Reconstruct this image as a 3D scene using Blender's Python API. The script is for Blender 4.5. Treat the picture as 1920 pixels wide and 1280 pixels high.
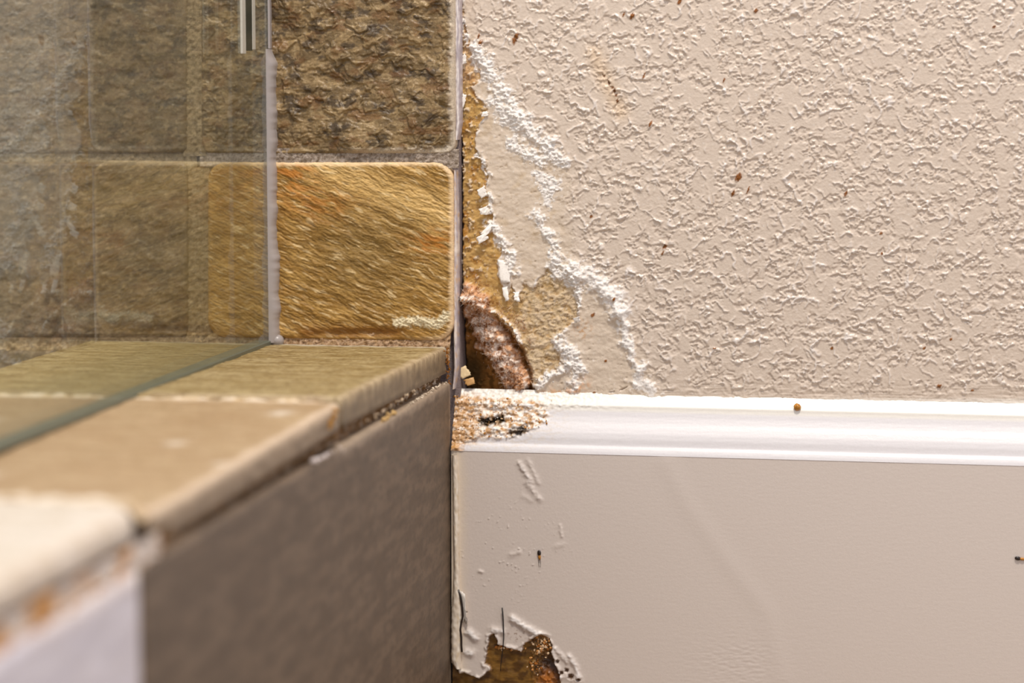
import bpy, math
import numpy as np
from mathutils import Vector

# ------------------------------------------------------------------ camera, world, lights, exposure
S = bpy.context.scene
C = S.collection
for o in list(bpy.data.objects):
    bpy.data.objects.remove(o)

F_PX = 4700.0                       # focal length in pixels of the 1920 px frame
MM = 0.001
PITCH = math.atan(505 / F_PX)
YAW = math.atan(840 / F_PX * math.cos(PITCH))
CAM = np.array([0.288, -1.40, 0.376])
cam_d = bpy.data.cameras.new('camera')
cam_d.sensor_width = 36.0
cam_d.lens = F_PX / 1920 * 36.0
cam_d.clip_start = 0.02
cam = bpy.data.objects.new('camera', cam_d)
C.objects.link(cam)
cam.location = CAM
cam.rotation_euler = (math.pi / 2 - PITCH, 0, YAW)
cam_d.dof.use_dof = True
cam_d.dof.focus_distance = 1.40
cam_d.dof.aperture_fstop = 4.7
S.camera = cam

world = bpy.data.worlds.new('room_light')
S.world = world
world.use_nodes = True
bg = world.node_tree.nodes['Background']
bg.inputs[0].default_value = (0.90, 0.915, 1.0, 1)
bg.inputs[1].default_value = 0.70

def area(name, loc, target, size, power, col):
    d = bpy.data.lights.new(name, 'AREA')
    d.shape = 'DISK'
    d.size = size
    d.energy = power
    d.color = col
    o = bpy.data.objects.new(name, d)
    C.objects.link(o)
    o.location = loc
    o.rotation_euler = (Vector(target) - Vector(loc)).to_track_quat('-Z', 'Y').to_euler()
    return o
area('ceiling_lamp', (0.40, -0.90, 2.30), (0.1, 0.0, 0.25), 0.28, 35, (1.0, 0.93, 0.83))

S.view_settings.view_transform = 'Standard'
S.view_settings.look = 'None'
S.view_settings.gamma = 1.0
S.view_settings.use_curve_mapping = False
S.view_settings.exposure = 0.35
S.cycles.max_bounces = 8
S.cycles.transparent_max_bounces = 16
S.cycles.caustics_reflective = False
S.cycles.caustics_refractive = False

# ------------------------------------------------------------------ picture <-> world helpers
_cy, _sy, _cp, _sp = math.cos(YAW), math.sin(YAW), math.cos(PITCH), math.sin(PITCH)
RIGHT = np.array([_cy, _sy, 0.0])
FWD = np.array([-_sy * _cp, _cy * _cp, -_sp])
UP = np.cross(RIGHT, FWD)

def ray(px, py):
    return FWD + RIGHT * ((px - 960) / F_PX) - UP * ((py - 640) / F_PX)

def on(px, py, axis, val):
    """the point seen at a pixel, on the plane world[axis] == val"""
    d = ray(px, py)
    return CAM + d * ((val - CAM[axis]) / d[axis])

def project(P):
    d = np.asarray(P) - CAM
    w = d @ FWD
    return 960 + (d @ RIGHT) / w * F_PX, 640 - (d @ UP) / w * F_PX

# ------------------------------------------------------------------ numpy noise
def _hash(xi, yi, seed):
    h = (xi.astype(np.int64) * 374761393 + yi.astype(np.int64) * 668265263 + seed * 1442695041) & 0xFFFFFFFF
    h = ((h ^ (h >> 13)) * 1274126177) & 0xFFFFFFFF
    h = ((h ^ (h >> 16)) * 2246822519) & 0xFFFFFFFF
    return (h ^ (h >> 15)).astype(np.float64) / 4294967296.0

def perlin(x, y, seed=0):
    x = np.asarray(x, float); y = np.asarray(y, float)
    xi = np.floor(x); yi = np.floor(y)
    fx = x - xi; fy = y - yi
    u = fx * fx * fx * (fx * (fx * 6 - 15) + 10)
    v = fy * fy * fy * (fy * (fy * 6 - 15) + 10)
    def g(ix, iy, dx, dy):
        a = _hash(ix, iy, seed) * 2 * math.pi
        return np.cos(a) * dx + np.sin(a) * dy
    a = g(xi, yi, fx, fy); b = g(xi + 1, yi, fx - 1, fy)
    c = g(xi, yi + 1, fx, fy - 1); d = g(xi + 1, yi + 1, fx - 1, fy - 1)
    return ((a + (b - a) * u) + ((c + (d - c) * u) - (a + (b - a) * u)) * v) * 1.45

def fbm(x, y, seed=0, octs=4, gain=0.5):
    s = 0; a = 1.0; t = 0
    for k in range(octs):
        s = s + a * perlin(x * 2 ** k + 17.3 * k, y * 2 ** k - 9.1 * k, seed + 31 * k)
        t += a; a *= gain
    return s / t * 1.5

def ridged(x, y, seed=0, octs=3):
    s = 0; a = 1.0; t = 0
    for k in range(octs):
        s = s + a * (1 - np.minimum(1, np.abs(perlin(x * 2 ** k, y * 2 ** k, seed + 7 * k)) * 2.2))
        t += a; a *= 0.5
    return s / t

def worley(x, y, seed=0):
    xi = np.floor(x); yi = np.floor(y)
    best = np.full(np.shape(x), 9.0)
    for dx in (-1, 0, 1):
        for dy in (-1, 0, 1):
            cx = xi + dx; cy = yi + dy
            px = cx + _hash(cx, cy, seed); py = cy + _hash(cx, cy, seed + 5)
            best = np.minimum(best, (px - x) ** 2 + (py - y) ** 2)
    return np.sqrt(best)

def sm(a, b, x):
    t = np.clip((x - a) / (b - a), 0, 1)
    return t * t * (3 - 2 * t)

def seg_dist(x, y, pts):
    d = np.full(np.shape(x), 1e9)
    for (ax, ay), (bx, by) in zip(pts[:-1], pts[1:]):
        vx, vy = bx - ax, by - ay
        t = np.clip(((x - ax) * vx + (y - ay) * vy) / (vx * vx + vy * vy + 1e-9), 0, 1)
        d = np.minimum(d, np.hypot(x - ax - t * vx, y - ay - t * vy))
    return d

def poly_sdf(x, y, pts):
    """signed distance, negative inside"""
    ins = np.zeros(np.shape(x), bool)
    q = list(pts) + [pts[0]]
    for (ax, ay), (bx, by) in zip(q[:-1], q[1:]):
        if ay == by:
            continue
        c = ((ay > y) != (by > y)) & (x < (bx - ax) * (y - ay) / (by - ay) + ax)
        ins ^= c
    d = seg_dist(x, y, q)
    return np.where(ins, -d, d)

def lin(c):
    c = np.asarray(c, float) / 255.0
    return np.where(c <= 0.04045, c / 12.92, ((c + 0.055) / 1.055) ** 2.4)

def mix(a, b, t):
    t = np.clip(t, 0, 1)[..., None]
    return a * (1 - t) + b * t

def flat(c, shape):
    return np.broadcast_to(lin(c), tuple(shape) + (3,)).copy()

# ------------------------------------------------------------------ object helpers
def tag(o, label=None, cat=None, group=None, kind=None):
    if label: o['label'] = label
    if cat: o['category'] = cat
    if group: o['group'] = group
    if kind: o['kind'] = kind
    return o

def empty(name, loc=(0, 0, 0)):
    o = bpy.data.objects.new(name, None)
    o.empty_display_size = 0.02
    C.objects.link(o)
    o.location = loc
    return o

def mesh_obj(name, V, faces, mat, col=None, parent=None, smooth=True):
    """faces: int array (n, 3 or 4) or list of such arrays"""
    V = np.asarray(V, float).reshape(-1, 3)
    if parent is not None:
        V = V - np.array(parent.location)
    fl = faces if isinstance(faces, list) else [faces]
    fl = [np.asarray(f, np.int32) for f in fl if len(f)]
    me = bpy.data.meshes.new(name)
    me.vertices.add(len(V))
    me.vertices.foreach_set('co', V.astype(np.float32).ravel())
    loops = np.concatenate([f.ravel() for f in fl])
    tot = np.concatenate([np.full(len(f), f.shape[1]) for f in fl])
    start = np.concatenate([[0], np.cumsum(tot)[:-1]]).astype(np.int32)
    me.loops.add(len(loops))
    me.loops.foreach_set('vertex_index', loops)
    me.polygons.add(len(tot))
    me.polygons.foreach_set('loop_start', start)
    me.polygons.foreach_set('use_smooth', np.full(len(tot), smooth))
    me.update(calc_edges=True)
    if col is not None:
        a = me.color_attributes.new('Col', 'FLOAT_COLOR', 'POINT')
        cc = np.ones((len(V), 4), np.float32)
        cc[:, :3] = np.asarray(col).reshape(-1, 3)
        a.data.foreach_set('color', cc.ravel())
    me.materials.append(mat)
    o = bpy.data.objects.new(name, me)
    C.objects.link(o)
    if parent is not None:
        o.parent = parent
    return o

def grid_faces(nv, nu, flip=False):
    i = np.arange(nv * nu).reshape(nv, nu)
    f = np.stack([i[:-1, :-1], i[:-1, 1:], i[1:, 1:], i[1:, :-1]], -1).reshape(-1, 4)
    return f[:, ::-1] if flip else f

def box_arrays(lo, hi, bev=0.0):
    (x0, y0, z0), (x1, y1, z1) = lo, hi
    V = np.array([(x, y, z) for x in (x0, x1) for y in (y0, y1) for z in (z0, z1)])
    Fq = np.array([(0, 1, 3, 2), (4, 6, 7, 5), (0, 4, 5, 1), (2, 3, 7, 6), (0, 2, 6, 4), (1, 5, 7, 3)])
    return V, Fq

def add_box(name, lo, hi, mat, parent=None, bevel=0.0):
    V, Fq = box_arrays(lo, hi)
    o = mesh_obj(name, V, Fq, mat, None, parent, smooth=False)
    if bevel:
        m = o.modifiers.new('bevel', 'BEVEL'); m.width = bevel; m.segments = 3
    return o

# ------------------------------------------------------------------ materials
def new_mat(name):
    m = bpy.data.materials.new(name)
    m.use_nodes = True
    nt = m.node_tree
    return m, nt, nt.nodes['Principled BSDF']

def surf_mat(name, rough=0.6, spec=0.4, var=0.12, var_scale=900.0, bump=0.25, bump_scale=2600.0, bump_dist=0.0002,
             base=None, stretch=(1, 1, 1), rot=(0, 0, 0), rough_var=0.0, sss=0.0):
    """colour from the mesh's own Col attribute (or one base colour), fine grain and fine relief from noise"""
    m, nt, bs = new_mat(name)
    N, L = nt.nodes, nt.links
    tc = N.new('ShaderNodeTexCoord')
    mp = N.new('ShaderNodeMapping')
    mp.inputs['Scale'].default_value = stretch
    mp.inputs['Rotation'].default_value = rot
    L.new(tc.outputs['Object'], mp.inputs['Vector'])
    if base is None:
        at = N.new('ShaderNodeVertexColor'); at.layer_name = 'Col'
        src = at.outputs['Color']
    else:
        rg = N.new('ShaderNodeRGB')
        rg.outputs[0].default_value = tuple(lin(base)) + (1,)
        src = rg.outputs[0]
    n1 = N.new('ShaderNodeTexNoise')
    n1.inputs['Scale'].default_value = var_scale
    n1.inputs['Detail'].default_value = 4
    L.new(mp.outputs[0], n1.inputs['Vector'])
    mr = N.new('ShaderNodeMapRange')
    mr.inputs['From Min'].default_value = 0.3; mr.inputs['From Max'].default_value = 0.7
    mr.inputs['To Min'].default_value = 1 - var; mr.inputs['To Max'].default_value = 1 + var
    L.new(n1.outputs['Fac'], mr.inputs['Value'])
    mu = N.new('ShaderNodeVectorMath'); mu.operation = 'SCALE'
    L.new(src, mu.inputs[0]); L.new(mr.outputs[0], mu.inputs['Scale'])
    L.new(mu.outputs[0], bs.inputs['Base Color'])
    n2 = N.new('ShaderNodeTexNoise')
    n2.inputs['Scale'].default_value = bump_scale
    n2.inputs['Detail'].default_value = 3
    L.new(mp.outputs[0], n2.inputs['Vector'])
    bp = N.new('ShaderNodeBump')
    bp.inputs['Strength'].default_value = bump
    bp.inputs['Distance'].default_value = bump_dist
    L.new(n2.outputs['Fac'], bp.inputs['Height'])
    L.new(bp.outputs[0], bs.inputs['Normal'])
    bs.inputs['Roughness'].default_value = rough
    bs.inputs['Specular IOR Level'].default_value = spec
    if rough_var:
        m2 = N.new('ShaderNodeMapRange')
        m2.inputs['From Min'].default_value = 0.35; m2.inputs['From Max'].default_value = 0.65
        m2.inputs['To Min'].default_value = rough - rough_var; m2.inputs['To Max'].default_value = rough + rough_var
        L.new(n2.outputs['Fac'], m2.inputs['Value']); L.new(m2.outputs[0], bs.inputs['Roughness'])
    return m

M_paint = surf_mat('wall_paint', 0.27, 0.5, 0.03, 700, 0.3, 1300, 0.0004)
M_crumb = surf_mat('crumbling_plaster', 0.9, 0.15, 0.10, 1500, 0.5, 2200, 0.0004)
M_board = surf_mat('baseboard_paint', 0.38, 0.4, 0.02, 700, 0.16, 1100, 0.0003)
M_stone = surf_mat('slate', 0.42, 0.5, 0.20, 1100, 0.5, 1800, 0.0004, rough_var=0.18)
M_quartz = surf_mat('quartzite', 0.55, 0.4, 0.20, 900, 0.45, 1500, 0.0004, stretch=(0.35, 1, 1.4), rot=(0, math.radians(-25), 0), rough_var=0.15)
M_curb = surf_mat('curb_stone', 0.55, 0.4, 0.12, 500, 0.35, 1100, 0.0004)
M_grout = surf_mat('grout', 0.9, 0.2, 0.22, 1600, 0.7, 1800, 0.0006)
M_bedding = surf_mat('mortar', 0.9, 0.2, 0.2, 900, 0.7, 1500, 0.0008, base=(132, 118, 116))
M_caulk = surf_mat('old_caulk', 0.38, 0.4, 0.06, 800, 0.2, 1500, 0.0002)
M_fibre = surf_mat('rotten_fibre', 0.95, 0.1, 0.15, 2000, 0.2, 2500, 0.0003)
M_chip = surf_mat('paint_chip', 0.7, 0.3, 0.08, 900, 0.3, 1500, 0.0003, base=(214, 186, 142))
M_dark = surf_mat('insect_shell', 0.3, 0.5, 0.2, 2500, 0.2, 2500, 0.0001, base=(38, 24, 18))
M_amber = surf_mat('amber_drop', 0.25, 0.5, 0.45, 1200, 0.4, 1200, 0.0003, base=(176, 118, 40))
M_hair = surf_mat('hair', 0.4, 0.4, 0.1, 900, 0.0, 900, 0.0001, base=(30, 26, 26))
M_wood = surf_mat('wet_wood', 0.42, 0.45, 0.25, 500, 0.4, 900, 0.0004, stretch=(0.5, 1, 1))
M_floor = surf_mat('floor_tile', 0.6, 0.4, 0.15, 60, 0.2, 400, 0.0004, base=(150, 132, 112))
M_seal = surf_mat('dark_green_seal', 0.25, 0.5, 0.08, 400, 0.05, 800, 0.0001, base=(38, 50, 46))
M_lip = surf_mat('clear_seal_lip', 0.25, 0.5, 0.06, 600, 0.1, 900, 0.0001, base=(196, 190, 176))
M_room = surf_mat('room_plaster', 0.8, 0.2, 0.03, 30, 0.1, 200, 0.0005, base=(222, 214, 204))

def glass_mat():
    m = bpy.data.materials.new('green_tinted_glass')
    m.use_nodes = True
    nt = m.node_tree; N, L = nt.nodes, nt.links
    for n in list(N): N.remove(n)
    out = N.new('ShaderNodeOutputMaterial')
    tr = N.new('ShaderNodeBsdfTransparent'); tr.inputs[0].default_value = (0.968, 0.978, 0.945, 1)
    gl = N.new('ShaderNodeBsdfGlossy'); gl.inputs['Roughness'].default_value = 0.006
    gl.inputs['Color'].default_value = (0.93, 0.98, 0.95, 1)
    haze = N.new('ShaderNodeBsdfDiffuse'); haze.inputs[0].default_value = (0.62, 0.66, 0.60, 1)
    geo = N.new('ShaderNodeNewGeometry')
    dot = N.new('ShaderNodeVectorMath'); dot.operation = 'DOT_PRODUCT'
    L.new(geo.outputs['Normal'], dot.inputs[0]); L.new(geo.outputs['Incoming'], dot.inputs[1])
    ab = N.new('ShaderNodeMath'); ab.operation = 'ABSOLUTE'; L.new(dot.outputs['Value'], ab.inputs[0])
    om = N.new('ShaderNodeMath'); om.operation = 'SUBTRACT'; om.inputs[0].default_value = 1; L.new(ab.outputs[0], om.inputs[1])
    pw = N.new('ShaderNodeMath'); pw.operation = 'POWER'; pw.inputs[1].default_value = 5; L.new(om.outputs[0], pw.inputs[0])
    ma = N.new('ShaderNodeMath'); ma.operation = 'MULTIPLY_ADD'; ma.inputs[1].default_value = 0.78; ma.inputs[2].default_value = 0.04
    L.new(pw.outputs[0], ma.inputs[0])
    mx = N.new('ShaderNodeMixShader')
    L.new(ma.outputs[0], mx.inputs[0]); L.new(tr.outputs[0], mx.inputs[1]); L.new(gl.outputs[0], mx.inputs[2])
    m2 = N.new('ShaderNodeMixShader'); m2.inputs[0].default_value = 0.012      # diffuse haze imitating the bright room reflected in the pane
    L.new(mx.outputs[0], m2.inputs[1]); L.new(haze.outputs[0], m2.inputs[2])
    L.new(m2.outputs[0], out.inputs[0])
    return m
M_glass = glass_mat()

def silicone_mat():
    m, nt, bs = new_mat('clear_silicone')
    bs.inputs['Base Color'].default_value = tuple(lin((178, 168, 164))) + (1,)
    bs.inputs['Roughness'].default_value = 0.28
    bs.inputs['Alpha'].default_value = 0.80
    return m
M_sil = silicone_mat()

# ------------------------------------------------------------------ key positions
Y_WALL = 0.0
Y_TILE = -0.012                                    # front of the stone tiles
Z_CURB = on(700, 648, 1, Y_TILE)[2]                # curb top
X_FACE = on(843, 1000, 1, -0.017)[0]                   # outer face of the curb
X_GLASS = on(508, 400, 1, Y_TILE)[0]               # near face of the glass
BOARD = 0.017                                      # baseboard thickness

rng = np.random.default_rng(7)

# ------------------------------------------------------------------ floor
fx0, fx1, fy0 = -0.9, 1.1, -1.9
floor = add_box('floor', (fx0, fy0, -0.05), (fx1, 0.05, 0.0), M_floor)
tag(floor, 'plain tan tiled floor below the curb and the baseboard', None, kind='structure')

# ------------------------------------------------------------------ painted wall on the right
P_EXPOSED = [(840, -80), (866, -80), (868, 30), (878, 70), (884, 100), (902, 125), (900, 150), (884, 165), (895, 185), (908, 190),
             (913, 210), (900, 232), (893, 250), (890, 275), (897, 288), (910, 310), (918, 330), (914, 345), (908, 352),
             (914, 368), (924, 378), (905, 395), (926, 402), (921, 425), (928, 440), (943, 455), (941, 480), (933, 488),
             (933, 515), (945, 540), (952, 560), (960, 535), (972, 560), (982, 530), (1002, 543), (1010, 525), (1030, 500),
             (1048, 528), (1070, 522), (1083, 540), (1085, 572), (1078, 602), (1047, 627), (1042, 652), (1056, 683),
             (1028, 705), (1006, 723), (1002, 780), (840, 780)]
P_SKIM = [(840, -80), (868, -80), (880, 60), (893, 95), (918, 140), (955, 190), (985, 235), (1035, 285), (1060, 320), (1062, 360),
          (1050, 400), (1062, 450), (1078, 500), (1112, 522), (1140, 545), (1158, 575), (1168, 605), (1175, 635), (1192, 672),
          (1212, 700), (1228, 740), (1230, 790), (840, 790)]
RIDGES = [  # polyline, half width px, height mm
    ([(893, 95), (905, 112), (918, 140), (935, 165), (955, 188), (967, 210), (972, 228)], 15, 1.5),
    ([(966, 212), (985, 235), (1010, 260), (1035, 285), (1052, 303)], 15, 1.4),
    ([(955, 270), (975, 275), (988, 290), (1020, 305)], 12, 0.8),
    ([(1005, 402), (1015, 425), (1030, 440), (1040, 465), (1046, 485), (1060, 500), (1085, 522)], 11, 1.3),
    ([(1080, 506), (1110, 522), (1137, 544), (1156, 562), (1160, 580)], 18, 3.0),
    ([(1150, 588), (1162, 600), (1176, 614), (1172, 637), (1180, 655), (1191, 677), (1206, 690)], 10, 2.3),
    ([(1120, 535), (1150, 560), (1170, 600)], 10, 1.0),
    ([(930, 190), (950, 225), (975, 245)], 14, 0.5),
    ([(1196, 716), (1213, 722), (1226, 740)], 14, 1.8),
    ([(1050, 640), (1060, 655), (1078, 668), (1084, 690), (1078, 712), (1074, 728)], 13, 1.7),
    ([(1012, 722), (1028, 706), (1048, 692), (1066, 688)], 8, 1.8),
    ([(864, 25), (868, 55), (874, 80)], 5, 1.4),
    ([(1072, 522), (1084, 540), (1087, 575)], 6, 1.4),
    ([(897, 288), (910, 310), (917, 328)], 3, 1.0),
    ([(905, 352), (918, 372), (925, 398)], 5, 1.2),
    ([(921, 420), (932, 440), (945, 456), (955, 480), (962, 510)], 10, 1.1),
    ([(1088, 512), (1082, 470), (1076, 420), (1068, 330)], 1.5, 0.5),
    ([(1010, 330), (1035, 345), (1025, 372)], 12, 0.5),
    ([(1030, 500), (1050, 515), (1072, 530)], 9, 1.0),
]
CLUMP = [(884, 562), (900, 600), (920, 640), (942, 675), (955, 700), (974, 722)]
LIP = [(872, 560), (888, 556), (908, 563), (930, 580), (952, 598), (968, 616), (974, 642)]
SPECKS = [(1186, 30, 4, 7), (1170, 27, 2, 4), (1275, 3, 4, 6), (1220, 232, 3, 7), (1418, 20, 4, 5), (1208, 142, 2, 6), (1358, 150, 2, 5), (1385, 332, 6, 9),
          (1375, 362, 3, 7), (1403, 356, 2, 7), (1247, 462, 4, 5), (1243, 474, 2, 5), (1586, 363, 3, 5), (1109, 405, 3, 3), (1560, 652, 3, 3),
          (1654, 475, 3, 3), (1652, 437, 3, 3), (1783, 635, 3, 3), (1733, 652, 3, 3), (1761, 723, 5, 4), (1823, 731, 3, 3), (967, 72, 5, 12), (902, 80, 4, 6), (898, 68, 2, 6),
          (1153, 560, 3, 4), (1112, 590, 4, 4), (1115, 735, 3, 2), (1136, 676, 3, 3), (1340, 652, 3, 2), (1864, 50, 3, 3)]
CRACK = [(1132, 140), (1140, 152), (1147, 162), (1152, 168), (1156, 182), (1159, 192)]

def build_wall():
    a = on(858, -70, 1, 0.0); b = on(2040, 800, 1, 0.0)
    step = 1.6 * 0.0003
    xs = np.arange(a[0] - 0.004, b[0], step)
    zs = np.arange(on(1000, 775, 1, 0.0)[2], a[2], step)
    X, Z = np.meshgrid(xs, zs)
    px, py = project(np.stack([X, np.zeros_like(X), Z], -1))
    wob = 4 * fbm(px / 14, py / 14, 3, 3) + 2.0 * perlin(px / 4, py / 4, 8)
    de = poly_sdf(px + wob, py + 4 * fbm(px / 14, py / 14, 11, 3), P_EXPOSED)
    ds = poly_sdf(px + 1.5 * wob, py, P_SKIM)
    rough = np.clip(sm(-8, 26, ds + 8 * fbm(px / 16, py / 16, 19, 3)), 0, 1)                        # 0 on the smooth skim, 1 on the textured paint
    soft = 1 - 0.75 * sm(712, 748, py + 6 * perlin(px / 40, py / 9, 4))
    # sprayed and knocked-down texture: flat islands with raised rims over a field of small bumps
    wx = px + 7 * fbm(px / 22, py / 22, 21, 3); wy = py + 7 * fbm(px / 22, py / 22, 22, 3)
    isl = fbm(wx / 52, wy / 40, 30, 3, 0.55)
    isl2 = fbm(wx / 19, wy / 15, 37, 3, 0.55)
    plate = sm(-0.10, 0.05, isl - 0.02)
    small = sm(0.02, 0.20, isl2)
    knob = sm(0.05, 0.55, fbm(px / 11.0, py / 9.0, 44, 2))
    rimn = np.exp(-((isl - 0.03) / 0.06) ** 2) * sm(0.0, 0.3, perlin(px / 24, py / 24, 50))
    rim2 = np.exp(-((isl2 - 0.12) / 0.10) ** 2) * sm(0.05, 0.35, perlin(px / 20 + 5, py / 20, 52))
    strand = np.exp(-(perlin(wx / 34, wy / 34, 58) / 0.075) ** 2) * sm(0.0, 0.22, perlin(px / 36 + 9, py / 36, 60))
    strand2 = np.exp(-(perlin(wx / 27 + 40, wy / 30, 61) / 0.08) ** 2) * sm(0.05, 0.25, perlin(px / 30 + 3, py / 30, 62))
    blobs = sm(0.25, 0.5, fbm(px / 7.5, py / 6.5, 64, 2)) * sm(-0.1, 0.2, perlin(px / 60, py / 60, 65))
    tex = np.maximum(0.42 * plate, 0.46 * small * (1 - 0.5 * plate) + 0.36 * knob * (1 - plate))
    tex = tex + 0.50 * rimn + 0.32 * rim2 * (1 - 0.6 * plate) + 0.62 * strand + 0.5 * strand2 + 0.38 * blobs * (1 - 0.7 * plate)
    tex = tex + 0.07 * fbm(px / 4.5, py / 4.5, 63, 2)
    h = 0.8 + rough * soft * tex * 1.2
    # smooth skim coat: gentle swellings and a few pits
    skim = 1 - rough
    pits = sm(0.42, 0.6, fbm(px / 9, py / 7, 70, 3)) * sm(-0.1, 0.25, fbm(px / 45, py / 45, 71, 2))
    h += skim * (0.35 * fbm(px / 40, py / 26, 66, 3) + 0.18 * fbm(px / 9, py / 7, 67, 3) - 0.35 * pits)
    # exposed drywall
    ex = sm(1.2, -1.2, de)
    curl = np.exp(-((de - 3) / 3.5) ** 2) * sm(-0.1, 0.4, perlin(px / 16, py / 16, 74))
    h += 0.55 * curl * (1 - ex)
    lay = 0.9 * np.floor(4 * (fbm(px / 34, py / 22, 78, 4, 0.6) + 0.4)) / 4 + 0.5 * sm(0.15, 0.3, fbm(px / 15 + 8, py / 11, 82, 3)) * sm(930, 960, px) + 0.3 * fbm(px / 6, py / 5, 79, 3)
    frag = ex * sm(0.30, 0.42, fbm(px / 12, py / 10, 80, 3)) * sm(925, 895, px)
    h = h * (1 - ex) + ex * (-0.5 + lay + 1.0 * frag)
    # crumbling ridges
    crust = np.zeros_like(h)
    for k, (pl, w, amp) in enumerate(RIDGES):
        d = seg_dist(px + 12 * fbm(px / 18, py / 18, 90 + k, 4), py + 12 * fbm(px / 18, py / 18, 95 + k, 4), pl)
        g = np.exp(-(d / w) ** 2)
        g = g * (0.8 + 0.35 * sm(-0.4, 0.2, perlin(px / 26, py / 26, 95 + 5 * k)))
        h += amp * g * (0.75 + (0.25 if k in (4, 5, 6, 8) else 0.75) * fbm(px / 9, py / 7, 100 + k, 3, 0.6))
        g = g * (1.0 if k in (4, 5, 6, 8) else (0.78 + 0.5 * sm(-0.35, 0.25, perlin(px / 20, py / 20, 99 + 3 * k))))
        crust = np.maximum(crust, g * (0.0 if k == 16 else 1.0))
    lump = np.clip(1 - worley(px / 6.5, py / 6.5, 110) * 1.3, 0, 1)
    rag = sm(0.30, 0.85, crust + 0.55 * fbm(px / 7, py / 7, 112, 3))
    rag *= np.where((px > 1085) & (py > 500), 0.12, 1.0)
    h += rag * (0.35 * lump + 0.9 * fbm(px / 5.5, py / 4.5, 113, 3, 0.6))
    # the hole behind the curb end, the swollen rotten clump and its overhanging lip
    hole = [(858, 560), (880, 566), (925, 590), (958, 618), (985, 660), (998, 700), (1003, 752), (850, 752), (850, 600)]
    dh = poly_sdf(px + wob, py + wob, hole)
    inh = sm(4, -10, dh)
    h -= inh * (7.0 + 5 * sm(930, 875, px) * sm(620, 700, py))
    dc = seg_dist(px + 11 * fbm(px / 24, py / 24, 120, 4), py + 11 * fbm(px / 24, py / 24, 121, 4), CLUMP)
    clump = np.clip(1 - (dc / (31 - 9 * sm(660, 725, py) + 8 * perlin(px / 30, py / 30, 128))) ** 2, 0, 1) ** 0.6
    fuzz = 1.5 * fbm(px / 7, py / 7, 122, 4, 0.65) + 0.8 * perlin(px / 2.4, py / 2.4, 124)
    h += clump * (8.5 + fuzz * 1.2 + 2.2 * fbm(px / 22, py / 22, 127, 2))
    dl = seg_dist(px + 4 * fbm(px / 9, py / 9, 125, 2), py + 4 * fbm(px / 9, py / 9, 126, 2), LIP)
    lip = np.exp(-(dl / 7.5) ** 2)
    h += lip * (4.5 + fuzz) * sm(5, -2, dh - 8)
    # narrow gap next to the tile edge
    gap = sm(869, 864, px + 2.5 * fbm(py / 12, px / 12, 130, 3)) * sm(245, 275, py)
    plug = sm(0.28, 0.45, fbm(px / 9, py / 16, 133, 3)) * sm(545, 500, py)
    h -= gap * (4.5 - 3.5 * plug)
    # small knots, cracks
    spk = np.zeros_like(h)
    for (sx, sy, rx, ry) in SPECKS:
        q = np.hypot((px - sx + 0.35 * (py - sy)) / rx, (py - sy) / ry) + 0.35 * perlin(px / 3, py / 3, 140)
        spk = np.maximum(spk, sm(1.15, 0.7, q))
    dk = seg_dist(px + 1.5 * perlin(px / 5, py / 5, 141), py, CRACK)
    crk = sm(3.4, 1.6, dk) * sm(-0.35, 0.1, perlin(px / 6, py / 6, 142))
    halo = np.exp(-(seg_dist(px, py, [(1115, 100), (1135, 150), (1165, 210)]) / 16) ** 2)
    h += spk * 0.25 - crk * 0.3
    # hair cracks in the skim close to the baseboard
    for pl in ([(1163, 731), (1170, 728), (1176, 725)], [(1143, 735), (1152, 734)]):
        h -= 1.2 * sm(1.6, 0.4, seg_dist(px, py, pl))
    # brush marks above the baseboard
    br = sm(700, 742, py) * rough
    h += br * 0.25 * fbm(px / 60, py / 2.2, 150, 2)
    Y = -h * MM
    # colour of the materials, plus highlights painted on the ridge tops
    col = flat((213, 195, 177), h.shape)
    col = mix(col, lin((232, 222, 214)), 0.75 * sm(1.55, 2.2, h) * rough)  # ridge tops lightened: glossy highlights put into the paint colour
    col = mix(col, lin((214, 195, 173)), 0.8 * skim * (1 - ex))
    col = mix(col, lin((198, 172, 138)), skim * (1 - ex) * 0.5 * sm(0.15, 0.6, fbm(px / 30, py / 20, 160, 4)) * sm(1085, 1040, px))
    col = mix(col, lin((150, 116, 66)), pits * skim * 0.35 * sm(1085, 1050, px))
    tan = mix(flat((196, 158, 98), h.shape), flat((206, 180, 142), h.shape), sm(935, 1010, px + 25 * fbm(px / 30, py / 30, 163, 3)))
    tan = mix(tan, lin((172, 118, 48)), 0.85 * sm(0.0, 0.5, fbm(px / 22, py / 22, 164, 4)) * sm(960, 880, px))
    tan = mix(tan, lin((186, 142, 80)), 0.5 * sm(0.05, 0.5, fbm(px / 16, py / 14, 165, 4)))
    tan = mix(tan, lin((216, 192, 160)), 0.8 * sm(0.25, 0.5, lay) * sm(945, 1000, px))
    tan = mix(tan, lin((170, 130, 82)), 0.55 * sm(0.05, -0.25, lay))
    tan = mix(tan, lin((138, 104, 48)), 0.7 * np.exp(-((fbm(px / 20, py / 14, 168, 4) - 0.05) / 0.035) ** 2) * sm(930, 980, px))
    tan = mix(tan, lin((150, 112, 44)), 0.5 * sm(0.1, 0.4, fbm(px / 24, py / 24, 169, 3)) * sm(600, 520, py) * sm(980, 1030, px))
    tan = mix(tan, lin((214, 178, 140)), 0.6 * sm(195, 120, py) )
    tan = mix(tan, lin((110, 72, 30)), 0.6 * sm(0.34, 0.55, fbm(px / 7, py / 7, 166, 3)) * sm(905, 872, px))
    col = mix(col, tan, ex)
    col = mix(col, lin((232, 212, 186)), frag * 0.7)
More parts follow.
